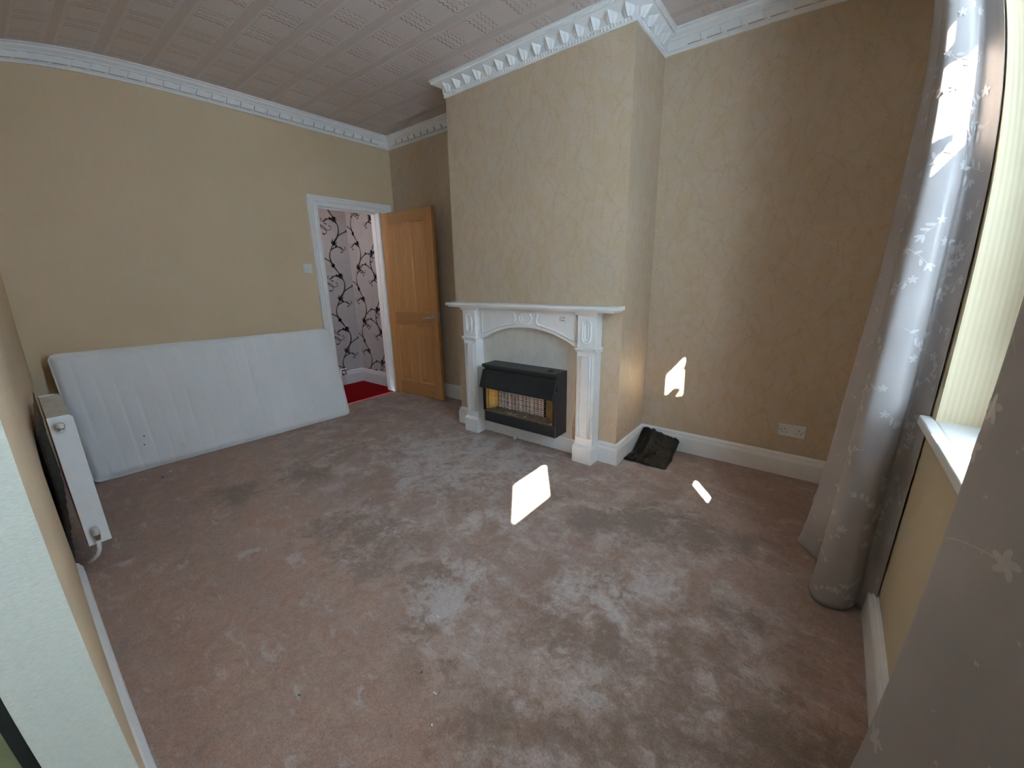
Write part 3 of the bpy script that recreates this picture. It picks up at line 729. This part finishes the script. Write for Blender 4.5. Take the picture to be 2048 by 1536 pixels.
# ---------------------------------------------------------------- curtains
def catmull(P, t):
    n = len(P)-1; f = min(max(t, 0), .999999)*n; i = int(f); f -= i
    p = [P[max(0, min(n, i+k))] for k in (-1, 0, 1, 2)]
    return tuple(.5*((2*p[1][c])+(-p[0][c]+p[2][c])*f+(2*p[0][c]-5*p[1][c]+4*p[2][c]-p[3][c])*f*f+(-p[0][c]+3*p[1][c]-3*p[2][c]+p[3][c])*f**3) for c in range(2))
def curtain(name, bot, top, zt, label, seed, nu, wr=.004, mseed=1, gap=(.14, .20), ms=1.0):
    NV = 120; rnd = random.Random(seed)
    def S(u, z):
        f = z/zt
        g = f**.62
        a = catmull(bot, u); b = catmull(top, u)
        wob = wr*noise.noise(Vector((u*9, z*2.2, seed)))
        return Vector((a[0]+(b[0]-a[0])*g+wob, a[1]+(b[1]-a[1])*g+wob*.6, z))
    z0 = .006
    m = MB()
    m.grid(lambda i, j: S(i/(nu-1), z0+(zt-z0)*j/(NV-1)), nu, NV)
    # bottom hem: a folded band
    root = m.build(name, M['curtain'])
    root.modifiers.new('thickness', 'SOLIDIFY').thickness = .0016
    tag(root, label, 'curtain')
    # woven sprigs of flowers and leaves, mapped by cloth length
    us = [i/400 for i in range(401)]
    def lens(z):
        L_ = [0]; p = S(0, z)
        for u in us[1:]:
            q = S(u, z); L_.append(L_[-1]+(q-p).length); p = q
        return L_
    LT = [lens(zt*k/8) for k in range(9)]
    Lm = [LT[3][i] for i in range(401)]; tot = Lm[-1]
    def u_of(s):
        lo, hi = 0, 400
        while hi-lo > 1:
            md = (lo+hi)//2
            if Lm[md] < s: lo = md
            else: hi = md
        d = Lm[hi]-Lm[lo]
        return (lo+(s-Lm[lo])/d if d > 1e-9 else lo)/400
    sm = MB()
    def P(s, z, side):
        u = u_of(s); e = 1e-3
        a = S(u, z); t1 = S(min(1, u+e), z)-S(max(0, u-e), z); t2 = Vector((0, 0, 1))
        n = t1.cross(t2); n.normalize()
        return a+n*(.0022*side)
    def blob(s, z, a, ln, w):
        ca_, sa = math.cos(a), math.sin(a); ring = []
        for k in range(10):
            q = 2*PI*k/10; x = ln*(.5-.5*math.cos(q)); y = w*math.sin(q)*(.75+.35*math.cos(q*.5))
            ring.append((s+ca_*x-sa*y, z+sa*x+ca_*y))
        cx, cy = s+ca_*ln*.5, z+sa*ln*.5
        if not all(.004 < p_[0] < tot-.004 and .012 < p_[1] < zt-.02 for p_ in ring): return
        for side in (1, -1):
            n = len(sm.v); sm.v.append(tuple(P(cx, cy, side)))
            for x, y in ring: sm.v.append(tuple(P(x, y, side)))
            for k in range(10): sm.face((n, n+1+k, n+1+(k+1) % 10), 0, True)
    def stem(s, z, a, ln, bend):
        k = 7
        for i in range(k):
            blob(s, z, a, ln/k*1.25, .0013); s += math.cos(a)*ln/k; z += math.sin(a)*ln/k; a += bend/k
        return s, z, a
    def flower(s, z, r):
        for k in range(5): blob(s, z, 2*PI*k/5+.3, r, r*.33)
    r2 = random.Random(mseed); z = .08; row = 0
    while z < zt:
        s = r2.uniform(0, .1)
        while s < tot:
            a = r2.choice((1, 1, -1))*r2.uniform(.25, 1.1)+(PI if r2.random() < .4 else 0); zz = z+r2.uniform(-.03, .03)
            kind = r2.random()
            e = stem(s, zz, a, ms*r2.uniform(.08, .12), r2.uniform(-.8, .8))
            if kind < .45: flower(e[0], e[1], ms*r2.uniform(.024, .032))
            else:
                for da in (-.7, 0, .7): blob(e[0], e[1], e[2]+da, ms*r2.uniform(.030, .044), .009*ms)
            for t_ in (.35, .65):
                ms, mz = s+(e[0]-s)*t_, zz+(e[1]-zz)*t_
                blob(ms, mz, a+r2.choice((.9, -.9)), ms*r2.uniform(.026, .038), .0085*ms)
            if r2.random() < .6: flower(s-.004, zz-.004, ms*r2.uniform(.016, .022))
            s += r2.uniform(*gap)
        z += .125*ms; row += 1
    mo = sm.build('woven_sprigs', M['motif'], root)
    mo['kind'] = 'stuff'; mo['label'] = 'paler woven flower and leaf sprigs'
    return root
FB = [(4.20, 2.33), (4.04, 2.31), (3.995, 2.23), (4.05, 2.14), (4.115, 2.06), (4.06, 1.96), (4.056, 1.87), (4.085, 1.81), (4.15, 1.81), (4.192, 1.85), (4.206, 1.885), (4.218, 1.88), (4.231, 1.845), (4.239, 1.79)]
FT = [(4.215, 2.25), (4.15, 2.22), (4.135, 2.14), (4.165, 2.06), (4.18, 1.98), (4.135, 1.86), (4.116, 1.78), (4.124, 1.715), (4.168, 1.690), (4.190, 1.703), (4.203, 1.718), (4.216, 1.705), (4.231, 1.68), (4.240, 1.64)]
curtain('curtain', FB, FT, 2.50, 'long grey floral curtain gathered at the far side of the window, partly sunlit', 3, 180, mseed=4, gap=(.075, .115), ms=.68)
NBt = [(4.165, 1.00), (4.14, 1.005), (4.118, .96), (4.135, .875), (4.18, .775), (4.222, .665), (4.232, .565), (4.20, .45), (4.145, .39), (4.125, .30), (4.15, .22), (4.19, .14), (4.20, .07)]
NTt = [(4.165, .68), (4.142, .69), (4.122, .645), (4.137, .585), (4.175, .52), (4.215, .45), (4.228, .39), (4.20, .33), (4.15, .28), (4.135, .23), (4.16, .17), (4.19, .11), (4.20, .06)]
curtain('curtain', NBt, NTt, 2.50, 'shaded grey floral curtain close by at the right edge', 8, 160, mseed=9, gap=(.11, .16), ms=1.15)

# ---------------------------------------------------------------- fireplace surround
ft = thing('fireplace_surround', (2.18, YC, 0), 'white painted arched fireplace surround on the chimney breast', 'fireplace')
YF = 2.402
PL = ((1.585, 1.717), (2.645, 2.777))
m = MB()
shelf = [(2.356, 1.072), (2.352, 1.079), (2.352, 1.088), (2.358, 1.096), (YC-.001, 1.096), (YC-.001, 1.072)]
m.prism(shelf, lambda u, v, d: (d, u, v), 1.436, 2.928)
sh2 = [(2.372, 1.060), (2.366, 1.072), (YC-.001, 1.072), (YC-.001, 1.060)]
m.prism(sh2, lambda u, v, d: (d, u, v), 1.452, 2.912)
m.build('mantel_shelf', M['white'], ft, .002)
for x0, x1 in PL:
    m = MB(); m.box((x0, YF, .125), (x1, YC-.001, 1.060)); 
    # crown step under the shelf and ledge below the block
    m.prism([(YF-.018, 1.060), (YF-.012, 1.048), (YF-.004, 1.040), (YF, 1.036), (YC-.002, 1.036), (YC-.002, 1.060)], lambda u, v, d: (d, u, v), x0-.016, x1+.016)
    m.prism([(YF-.016, .822), (YF-.016, .812), (YF-.010, .806), (YF-.004, .796), (YF, .792), (YC-.002, .792), (YC-.002, .822)], lambda u, v, d: (d, u, v), x0-.012, x1+.012)
    pl = m.build('pilaster', M['white'], ft, .002)
    cx = (x0+x1)/2
    m = MB()                              # raised frame on the shaft
    for a, b, r in ((x0+.034, x1-.034, .0085), (x0+.016, x1-.016, .006)):
        e_ = .0 if r > .005 else -.02
        m.tube([(a, YF, .185+e_), (b, YF, .185+e_), (b, YF, .765-e_*.7), (a, YF, .765-e_*.7)], r, 8, closed=True)
    m.box((x0+.042, YF-.004, .197), (x1-.042, YF, .753))
    m.build('shaft_moulding', M['white'], pl).parent = pl
    m = MB()
    for hw, hh, r in ((.030, .042, .0085), (.013, .042, .005)):
        pts = [(cx+hw*math.cos(a), YF, .930+hh+hw*math.sin(a)) for a in [PI*i/10 for i in range(11)]] + [(cx+hw*math.cos(a), YF, .930-hh+hw*math.sin(a)) for a in [PI+PI*i/10 for i in range(11)]]
        m.tube(pts, r, 8, closed=True)
    m.build('oval_moulding', M['white'], pl)
    m = MB(); m.box((x0-.008, 2.374, 0), (x1+.010, YC-.001, .118)); m.prism([(2.374, .118), (YF-.004, .130), (YC-.002, .130), (YC-.002, .118)], lambda u, v, d: (d, u, v), x0-.008, x1+.010)
    m.build('plinth', M['white'], ft, .003)
# children of a pilaster were built in world space: fix their offset
for o in list(bpy.data.objects):
    if o.name.split('.')[0] in ('shaft_moulding', 'oval_moulding') and o.parent and o.parent.parent:
        o.data.transform(Matrix.Translation(o.parent.location)); o.data.transform(Matrix.Translation(-Vector(ft.location)))
m = MB(); m.quad((1.717, YC-.006, .112), (2.645, YC-.006, .112), (2.645, YC-.006, 1.0), (1.717, YC-.006, 1.0)); m.box((1.717, YC-.0055, .112), (2.645, YC-.0005, 1.0))
sprigs(m, lambda u, v, d: (u, YC-.006+d, v), 1.717, 2.60, .112, .99, 1, 21, block=[(1.845, 2.52, .15, .64)])
m.build('papered_back_panel', [M['panelpaper'], M['panelmark']], ft)
m = MB(); m.prism([(2.575, .112), (2.645, .112), (2.645, .98), (2.612, .98), (2.604, .70), (2.588, .55), (2.592, .35), (2.57, .2)], lambda u, v, d: (u, YC-.0065-d, v), 0, .0006)
m.build('brown_paper_edge', M['brownpaper'], ft)['label'] = 'brown strip of bare paper beside the right pilaster'
YZ = 2.432
fx0, fx1 = 1.717, 2.645; ax0, ax1, az, ah = 1.79, 2.60, .822, .104
arc = []
for i in range(33):
    t = i/32; x = ax0+(ax1-ax0)*t; arc.append((x, az+ah*(1-(2*t-1)**2)**.92))
m = MB()
for i in range(len(arc)-1):
    (xa, za), (xb, zb) = arc[i], arc[i+1]
    m.prism([(xa, za), (xb, zb), (xb, 1.060), (xa, 1.060)], lambda u, v, d: (u, d, v), YZ, YC-.002)
m.prism([(fx0, az), (ax0, az), (ax0, 1.06), (fx0, 1.06)], lambda u, v, d: (u, d, v), YZ, YC-.002)
m.prism([(ax1, az), (fx1, az), (fx1, 1.06), (ax1, 1.06)], lambda u, v, d: (u, d, v), YZ, YC-.002)
bm = bmesh.new(); fr = m.build('frieze', M['white'], ft)
bm.from_mesh(fr.data); bmesh.ops.remove_doubles(bm, verts=bm.verts, dist=1e-5)
dup = {}
for f in bm.faces: dup.setdefault(tuple(round(c, 4) for c in f.calc_center_median()), []).append(f)
bmesh.ops.delete(bm, geom=[f for k in dup.values() if len(k) > 1 for f in k], context='FACES_ONLY'); bm.to_mesh(fr.data); bm.free()
m = MB()
def arcz(x):
    t = (x-ax0)/(ax1-ax0); t = min(1, max(0, t)); return az+ah*(1-(2*t-1)**2)**.92
for sgn in (-1, 1):
    cxm = (ax0+ax1)/2
    X_ = lambda d: cxm+sgn*d
    p = [(X_(.427), YZ, 1.035), (X_(.427), YZ, arcz(X_(.40))+.030)]
    for i in range(1, 16):
        d = .40-(.40-.115)*i/15; p.append((X_(d), YZ, arcz(X_(d))+.030))
    p += [(X_(.100), YZ, .965), (X_(.098), YZ, .985), (X_(.104), YZ, 1.010), (X_(.112), YZ, 1.030)]
    m.tube(p, .0085, 8)
    m.tube([(X_(.108), YZ, 1.03), (X_(.090), YZ, 1.005), (X_(.090), YZ, .975), (X_(.105), YZ, .950)], .0075, 8)
for hw, hh, r in ((.034, .036, .0085), (.026, .020, .006)):
    cz = .992
    pts = [(cxm+hw*.55+hh*math.cos(a), YZ, cz+hh*math.sin(a)) for a in [-PI/2+PI*i/10 for i in range(11)]] + [(cxm-hw*.55+hh*math.cos(a), YZ, cz+hh*math.sin(a)) for a in [PI/2+PI*i/10 for i in range(11)]]
    m.tube(pts, r, 8, closed=True)
m.build('frieze_moulding', M['white'], ft)
# small pen marks on the right of the frieze
m = MB()
mx, mz = 2.508, 1.000
def seg(x0, z0, x1, z1, w=.0022):
    d = Vector((x1-x0, z1-z0)); L_ = d.length; px, pz = -d.y/L_*w/2, d.x/L_*w/2
    m.quad((mx+x0+px, YZ-.0006, mz+z0+pz), (mx+x1+px, YZ-.0006, mz+z1+pz), (mx+x1-px, YZ-.0006, mz+z1-pz), (mx+x0-px, YZ-.0006, mz+z0-pz))
seg(-.022, .016, .018, .016); seg(-.022, .007, .010, .007); seg(.010, .007, .020, .011); seg(.020, .007, .020, .016); seg(-.022, -.003, .022, -.008); seg(-.022, -.014, .022, -.008); seg(.026, -.019, .032, -.019, .004)
m.build('pen_marks', M['ink'], ft)['label'] = 'small black handwritten marks'

# ---------------------------------------------------------------- gas fire
gf = thing('gas_fire', (2.18, 2.4, .155), 'black wall hung gas fire with brass sides and white radiants', 'heater')
x0, x1, y0, y1, z0, z1 = 1.845, 2.522, 2.325, YC-.0075, .155, .632
m = MB()
m.box((x0, y0+.012, z0), (x1, y0+.03, .245)); m.box((x0, y0+.03, z0), (x0+.016, y1, z1-.012)); m.box((x1-.016, y0+.03, z0), (x1, y1, z1-.012))
m.box((x0, y0+.03, z0), (x1, y1, z0+.012)); m.box((x0+.016, y1-.02, z0), (x1-.016, y1, z1-.02))
m.box((x0, y0, .250), (x0+.022, y0+.032, .50)); m.box((x1-.022, y0, .250), (x1, y0+.032, .50))
m.build('casing', M['black'], gf, .003)
m = MB(); m.box((x0, y0-.002, z1-.014), (x1, y1, z1)); m.build('top_plate', M['blacktop'], gf, .004)
m = MB()                                  # sloping hood with a long slot above it
m.prism([(y0+.012, .585), (y0-.004, .545), (y0-.040, .452), (y0-.030, .448), (y0+.008, .535), (y0+.03, .56), (y0+.03, .585)], lambda u, v, d: (d, u, v), x0-.002, x1+.002)
m.prism([(y0+.004, z1-.014), (y0+.004, .605), (y0+.03, .605), (y0+.03, z1-.014)], lambda u, v, d: (d, u, v), x0, x1)
m.build('hood', M['black'], gf, .002)
m = MB(); m.box((x0+.02, y0+.014, .586), (x1-.02, y0+.03, .604)); m.build('louvre', M['dark'], gf)
for sx in (0, 1):
    a = x0+.022 if sx == 0 else x1-.022; b = x0+.092 if sx == 0 else x1-.125; m = MB()
    m.grid(lambda i, j: (a+(b-a)*i/6, y0+.012+.075*(i/6)**1.3, .262+.19*j/4), 7, 5)
    for k in range(9): m.box((a+(b-a)*.30-.0012, y0+.018, .27+k*.019), (a+(b-a)*.30+.0012, y0+.026, .282+k*.019))
    m.build('brass_side', M['brass'], gf)
m = MB(); m.grid(lambda i, j: (x0+.022+(x1-x0-.044)*i/8, y0+.006+.07*j/5, .250+.022*(j/5)**1.5+.001*noise.noise(Vector((i*2.1, j*1.7, 3)))), 9, 6)
m.box((x0+.02, y0, .246), (x1-.02, y0+.010, .256))
m.build('tray', M['tray'], gf)
m = MB(); m.box((x0+.022, y0+.004, .249), (x1-.022, y0+.009, .257)); m.build('trim_strip', M['brass'], gf)
rx0, rx1, rz0, rz1, ry = 1.948, 2.376, .264, .420, y0+.075
m = MB(); m.box((x0+.10, ry+.012, .262), (x1-.09, ry+.03, .46)); m.build('firebox_back', M['dark'], gf)
pw = (rx1-rx0)/4
for k in range(4):
    a, b = rx0+k*pw+.002, rx0+(k+1)*pw-.002; m = MB()
    for i in range(4):
        xx = a+(b-a)*i/3; w_ = .0075 if i in (0, 3) else .0045
        xx = min(max(xx, a+w_/2), b-w_/2); m.box((xx-w_/2, ry, rz0), (xx+w_/2, ry+.012, rz1))
    for j in range(11):
        zz = rz0+.003+(rz1-rz0-.006)*j/10; m.box((a, ry+.001, zz-.0030), (b, ry+.010, zz+.0030))
    m.build('radiant', M['ceramic'], gf)
m = MB()
for zz in (.30, .335, .37, .405, .44):
    m.tube([(x0+.06, y0+.03, zz), (x0+.10, y0+.052, zz), (rx0, ry-.018, zz), (rx1, ry-.018, zz), (x1-.06, y0+.03, zz)], .0014, 6)
for xx in (x0+.06, x0+.10, x1-.06, x1-.09): m.tube([(xx, y0+.03, .262), (xx, y0+.03, .45)], .0014, 6)
m.build('guard_wires', M['pipebrass'], gf)
m = MB(); m.lathe([(0, 0), (.030, 0), (.030, .004), (.024, .008), (.018, .010), (.016, .006), (0, .006)], Matrix.Translation((x1-.085, y0+.075, z1)), 28)
m.build('control_knob', M['black'], gf)
m = MB(); m.tube([(2.055, y1-.035, 0), (2.055, y1-.035, z0+.002)], .0075, 12); m.lathe([(0, 0), (.014, 0), (.014, .006), (0, .006)], Matrix.Translation((2.055, y1-.035, 0)), 16)
m.build('gas_pipe', M['white'], gf)['label'] = 'white painted gas pipe going into the floor'
m = MB()
rnd = random.Random(5)
for k in range(16):
    xx = 2.11+rnd.gauss(0, .06); yy = y0+.02+rnd.random()*.03; s_ = rnd.uniform(.003, .007)
    m.box((xx, yy, .254), (xx+s_*1.8, yy+s_, .2575+s_*.3))
m.box((x1-.045, y0+.004, .256), (x1-.03, y0+.014, .262))
m.build('ceramic_crumbs', M['ceramic'], gf)['kind'] = 'stuff'

# ---------------------------------------------------------------- mattress
mt = thing('mattress', (.2, 1.08, 0), 'thin white single mattress leaning on its long edge against the cream wall', 'mattress')
BL, BR, TL, TR = Vector((.262, .183, .012)), Vector((.373, 2.001, .012)), Vector((.150, .152, .880)), Vector((.170, 2.008, .844))
nrm = (BR-BL).cross(TL-BL); nrm.normalize()
if nrm.x < 0: nrm = -nrm
MTH = .118
def rc(u, v, R=.035):
    a, b = u*1.86, v*.87
    A, B = min(a, 1.86-a), min(b, .87-b)
    if A < R and B < R and max(R-A, R-B) > 1e-9:
        da, db = R-A, R-B; k = max(da, db)/math.hypot(da, db)
        A, B = R-da*k, R-db*k
    return ((A if a < .93 else 1.86-A)/1.86, (B if b < .435 else .87-B)/.87)
def face_pt(u, v):
    u, v = rc(u, v)
    return BL*(1-u)*(1-v)+BR*u*(1-v)+TL*(1-u)*v+TR*u*v
def mat_surf(side):
    NU, NV = 200, 60
    def f(i, j):
        u, v = i/(NU-1), j/(NV-1)
        p = face_pt(u, v)
        e = min(u*1.86, (1-u)*1.86, v*.87, (1-v)*.87)
        round_ = .026*(1-min(1, e/.045))**2
        ch = abs(((u*20.5) % 1)-.5)*2                      # stitched channels
        q = -.0055*max(0, (ch-.72)/.28)**1.5 if .02 < u < .98 else 0
        puff = .004*noise.noise(Vector((u*9, v*5, 1)))+.006*math.sin(min(1, e/.25)*PI/2)
        if side < 0: return p-nrm*(MTH-round_)
        return p+nrm*(q+puff-round_-.006)
    return f, NU, NV
m = MB(); f, NU, NV = mat_surf(1); m.grid(f, NU, NV)
m.build('quilted_face', M['mattress'], mt)
m = MB(); g, _, _ = mat_surf(-1); m.grid(lambda i, j: g(i, j), NU, NV); m.build('back_face', M['mattress'], mt)
m = MB(); per = [(i, 0) for i in range(NU)]+[(NU-1, j) for j in range(1, NV)]+[(i, NV-1) for i in range(NU-2, -1, -1)]+[(0, j) for j in range(NV-2, 0, -1)]
cen = face_pt(.5, .5)
def bandp(i, j):
    a, b = Vector(f(*per[i])), Vector(g(*per[i])); t = j/4
    p = a.lerp(b, t); out = p-cen; out -= nrm*out.dot(nrm); out.normalize()
    return p+out*(.006*math.sin(PI*t)) if per[i][1] != 0 else p
m.grid(bandp, len(per), 5, closeu=True); m.build('side_band', M['band'], mt)['label'] = 'yellowed side border'
m = MB(); m.tube([Vector(f(*per[i])) + nrm*.001 for i in range(0, len(per), 3)], .0042, 8, closed=True); m.build('piping', M['mattress'], mt)
for y_, z_ in ((.488, .243), (.475, .182)):
    m = MB(); u = (y_-.17)/1.84; v = z_/.87; p = face_pt(u, v)+nrm*.0035
    m.lathe([(0, 0), (.0045, 0), (.0045, .001), (0, .001)], Matrix.Translation(p) @ Matrix.Rotation(PI/2, 4, 'Y'), 10)
    m.build('black_mark', M['ink'], mt)['label'] = 'small black spot'  # flat black discs stand in for two small holes

# ---------------------------------------------------------------- radiator
rd = thing('radiator', (1.2, .09, .15), 'white panel radiator seen end on beside the mattress', 'radiator')
ra, rb, rz0, rz1, ryb, ryf = .90, 1.465, .150, .765, .058, .136
m = MB()
m.box((ra, ryf-.012, rz0+.01), (rb-.004, ryf-.004, rz1-.012))
for k in range(13): 
    xx = ra+.03+k*.04; m.box((xx, ryf-.006, rz0+.03), (xx+.022, ryf, rz1-.04))
m.build('front_panel', M['radiator'], rd, .002)
m = MB(); m.box((ra, ryb+.004, rz0+.01), (rb-.004, ryb+.012, rz1-.012)); m.build('back_panel', M['radiator'], rd)
m = MB(); m.prism([(ryb, rz0), (ryf, rz0), (ryf, rz1-.014), (ryf-.012, rz1), (ryb, rz1)], lambda u, v, d: (d, u, v), rb-.005, rb)
m.box((rb, (ryb+ryf)/2-.0008, rz0+.05), (rb+.0008, (ryb+ryf)/2+.0008, rz1-.06))
m.build('end_panel', M['radiator'], rd, .001)
m = MB(); m.prism([(ryb, rz0), (ryf, rz0), (ryf, rz1-.014), (ryf-.012, rz1), (ryb, rz1)], lambda u, v, d: (d, u, v), ra, ra+.005); m.build('end_panel', M['radiator'], rd, .001)
m = MB(); m.box((ra, ryb+.002, rz1-.010), (rb-.005, ryf-.004, rz1-.003))
m.build('top_panel', M['grime'], rd)
m = MB(); m.box((ra+.005, ryb-.0016, rz0), (rb-.001, ryb+.001, rz1-.002)); m.build('rear_edge', M['rust'], rd)['label'] = 'rusty red rear edge'
m = MB(); Mx = Matrix.Translation((rb+.006, .090, .708)) @ Matrix.Rotation(math.radians(48), 4, 'Y')
m.lathe([(0, 0), (.0150, 0), (.0155, .004), (.0155, .033), (.0148, .035), (.0128, .035), (.0128, .0335), (0, .0335)], Mx, 28)
m.tube([(rb-.001, .090, .716), (rb+.006, .090, .716)], .008, 12)
pg = m.build('blanking_plug', M['chrome'], rd); pg['label'] = 'round chrome cap with white top'
m = MB(); m.lathe([(0, .0335), (.0126, .0335), (.0126, .0345), (0, .0345)], Mx, 24)
cap = m.build('plug_cap', M['plastic'], None); cap.parent = pg; cap.data.transform(Matrix.Translation(-Vector(rd.location)))
vx, vy = rb+.020, .092
vl = None
m = MB(); m.lathe([(0, .190), (.012, .190), (.013, .196), (.013, .206), (0, .206)], Matrix.Translation((vx, vy, 0)), 6)
m.tube([(rb-.002, vy, .199), (vx, vy, .199)], .009, 12); m.lathe([(0, .176), (.0095, .176), (.0095, .190), (0, .190)], Matrix.Translation((vx, vy, 0)), 12)
vl = m.build('valve', M['pipebrass'], rd); vl['label'] = 'tarnished brass valve'
m = MB(); m.lathe([(0, .205), (.0145, .205), (.0135, .232), (.0115, .240), (0, .240)], Matrix.Translation((vx, vy, 0)), 24)
vc = m.build('valve_cap', M['plastic'], None); vc.parent = vl; vc.data.transform(Matrix.Translation(-Vector(rd.location)))
m = MB(); m.tube([(vx, vy, .178), (vx, vy-.003, .15), (vx-.002, vy-.007, .125), (vx-.015, vy-.016, .100), (vx-.05, vy-.032, .070), (vx-.11, vy-.046, .035), (vx-.19, vy-.054, -.002)], .0078, 12)
m.build('pipe', M['white'], rd)['label'] = 'white painted supply pipe'

# ---------------------------------------------------------------- bin bag
def bagp(i, j, N=34):
    u, v = i/(N-1), j/(N-1)
    P00, P10, P01, P11 = Vector((2.925, 2.600, 0)), Vector((3.232, 2.603, 0)), Vector((2.940, 2.970, .128)), Vector((3.215, 2.966, .072))
    p = P00*(1-u)*(1-v)+P10*u*(1-v)+P01*(1-u)*v+P11*u*v
    edge = .010*noise.noise(Vector((u*4, v*4, 9)))*(1 if min(u, v, 1-u, 1-v) < .12 else .4)
    lift = max(0, (v-.42)/.58)**1.25
    zt = (.128*(1-u)+.072*u)*lift
    w = .010+.011*abs(noise.noise(Vector((u*5, v*5, 0))))+.010*abs(noise.noise(Vector((u*11+v*4, v*9, 4))))+.018*math.exp(-((u-.30)/.05)**2)*(.2+v*.6)
    fl_ = min(1, min(u, 1-u, v*1.0)/.10)
    x = min(p.x+edge, 10); y = min(p.y+edge*.6, 2.973)
    if x < 2.936: x = 2.936
    return (x, y, .005+zt+w*(.25+.75*fl_))
m = MB(); m.grid(bagp, 34, 34)
bag = m.build('bin_bag', M['bag'], None, origin=(3.08, 2.78, 0)); bag.modifiers.new('film', 'SOLIDIFY').thickness = -.003
tag(bag, 'flattened black plastic bag in the corner beside the chimney breast', 'plastic bag')
m = MB(); bp = Vector(bagp(11, 20))
m.grid(lambda i, j: Vector(bagp(10+i, 18+j))+Vector((0, -.001, .003)), 2, 4)
bt = m.build('blue_tag', M['blue'], None); bt.parent = bag; bt.data.transform(Matrix.Translation(-Vector(bag.location))); bt['label'] = 'small blue tag'

# ---------------------------------------------------------------- switch and socket
sw = thing('light_switch', (0, 1.951, 1.407), 'white square light switch on the cream wall beside the doorway', 'switch')
m = MB(); m.box((0, 1.908, 1.364), (.009, 1.994, 1.450)); m.build('plate', M['plastic'], sw, .003)
m = MB(); m.prism([(-.005, 1.388), (-.005, 1.426), (.0075, 1.426), (.0125, 1.388)], lambda u, v, d: (u+.002, d, v), 1.945, 1.957); m.build('rocker', M['plastic'], sw)
for yy in (1.921, 1.981):
    m = MB(); m.lathe([(0, 0), (.003, 0), (.003, .001), (0, .001)], Matrix.Translation((.009, yy, 1.407)) @ Matrix.Rotation(PI/2, 4, 'Y'), 10)
    m.build('screw', M['nickel'], sw)
so = thing('double_socket', (3.884, YB, .309), 'white double wall socket low on the alcove wall', 'socket')
sx, sz = 3.884, .310
m = MB(); m.box((sx-.073, YB-.009, sz-.043), (sx+.073, YB, sz+.043)); m.build('plate', M['plastic'], so, .003)
for k, cx in enumerate((sx-.038, sx+.038)):
    m = MB(); yy = YB-.0094
    for dx, dz, w_, h_ in ((0, .012, .004, .008), (-.011, -.010, .0075, .004), (.011, -.010, .0075, .004)): m.box((cx+dx-w_/2, yy, sz+dz-h_/2-.004), (cx+dx+w_/2, YB-.005, sz+dz+h_/2-.004))
    m.build('pin_holes', M['ink'], so)
    m = MB(); xx = sx-.012 if k == 0 else sx+.012
    m.prism([(YB-.009, sz+.012), (YB-.009, sz+.034), (YB-.0105, sz+.034), (YB-.0135, sz+.012)], lambda u, v, d: (d, u, v), xx-.0065, xx+.0065); m.build('rocker', M['plastic'], so)
for xx in (sx-.060, sx+.060):
    m = MB(); m.lathe([(0, 0), (.003, 0), (.003, .001), (0, .001)], Matrix.Translation((xx, YB-.009, sz)) @ Matrix.Rotation(PI/2, 4, 'X'), 10)
    m.build('screw', M['ink'], so)

# ---------------------------------------------------------------- card in the hall
kx = HX+.026
ct = thing('wall_card', (kx, 2.615, .16), 'small white and navy square card by the hall skirting', 'card')
m = MB(); m.box((HX+.001, 2.572, .118), (kx, 2.652, .206)); m.build('card', M['paper'], ct)
m = MB(); m.box((kx, 2.578, .126), (kx+.001, 2.644, .198)); m.build('navy_panel', M['navy'], ct)
m = MB(); m.box((kx+.001, 2.588, .150), (kx+.0015, 2.622, .184)); m.box((kx+.001, 2.610, .130), (kx+.0015, 2.622, .184)); m.box((kx+.001, 2.630, .132), (kx+.0015, 2.635, .184)); m.build('white_mark', M['paper'], ct)

# ---------------------------------------------------------------- bits on the carpet
def scrap(name, x, y, sx_, sy_, h, mat, rz, label, cat='scrap', group=None):
    m = MB(); k = 9
    rnd = random.Random(int(x*1000)); ring = [(math.cos(2*PI*i/k)*sx_*rnd.uniform(.7, 1), math.sin(2*PI*i/k)*sy_*rnd.uniform(.7, 1)) for i in range(k)]
    m.prism(ring, lambda u, v, d: (u, v, d), 0, h)
    o = m.build(name, mat); o.location = (x, y, .0005); o.rotation_euler = (0, 0, rz)
    return tag(o, label, cat, group)
scrap('plastic_scrap', .488, .495, .012, .006, .005, M['blue'], .4, 'tiny dark blue plastic scrap on carpet near the mattress')
scrap('paper_scrap', .419, .555, .009, .006, .004, M['paper'], 1.0, 'tiny white paper scrap beside the blue one near the mattress')
scrap('plastic_scrap', 2.779, .370, .005, .004, .003, M['teal'], .2, 'tiny teal plastic scrap alone on the near carpet')
scrap('crumb', 3.033, .661, .003, .004, .003, M['ink'], .2, 'black crumb on the near carpet by white fluff', 'crumb')
scrap('fibre', 3.123, .641, .009, .0016, .002, M['paper'], .1, 'pale fibre on the near carpet right of the black crumb', 'fibre')
scrap('fibre', 2.902, .854, .009, .0016, .002, M['paper'], -.1, 'pale fibre on the grey worn carpet in the middle', 'fibre')
scrap('crumb', 3.188, .571, .003, .003, .003, M['paper'], 0, 'white crumb lowest on the near carpet', 'crumb')
scrap('fibre', 1.908, 1.202, .007, .002, .002, M['paper'], .8, 'pale fibre on the carpet in front of the mattress end', 'fibre')
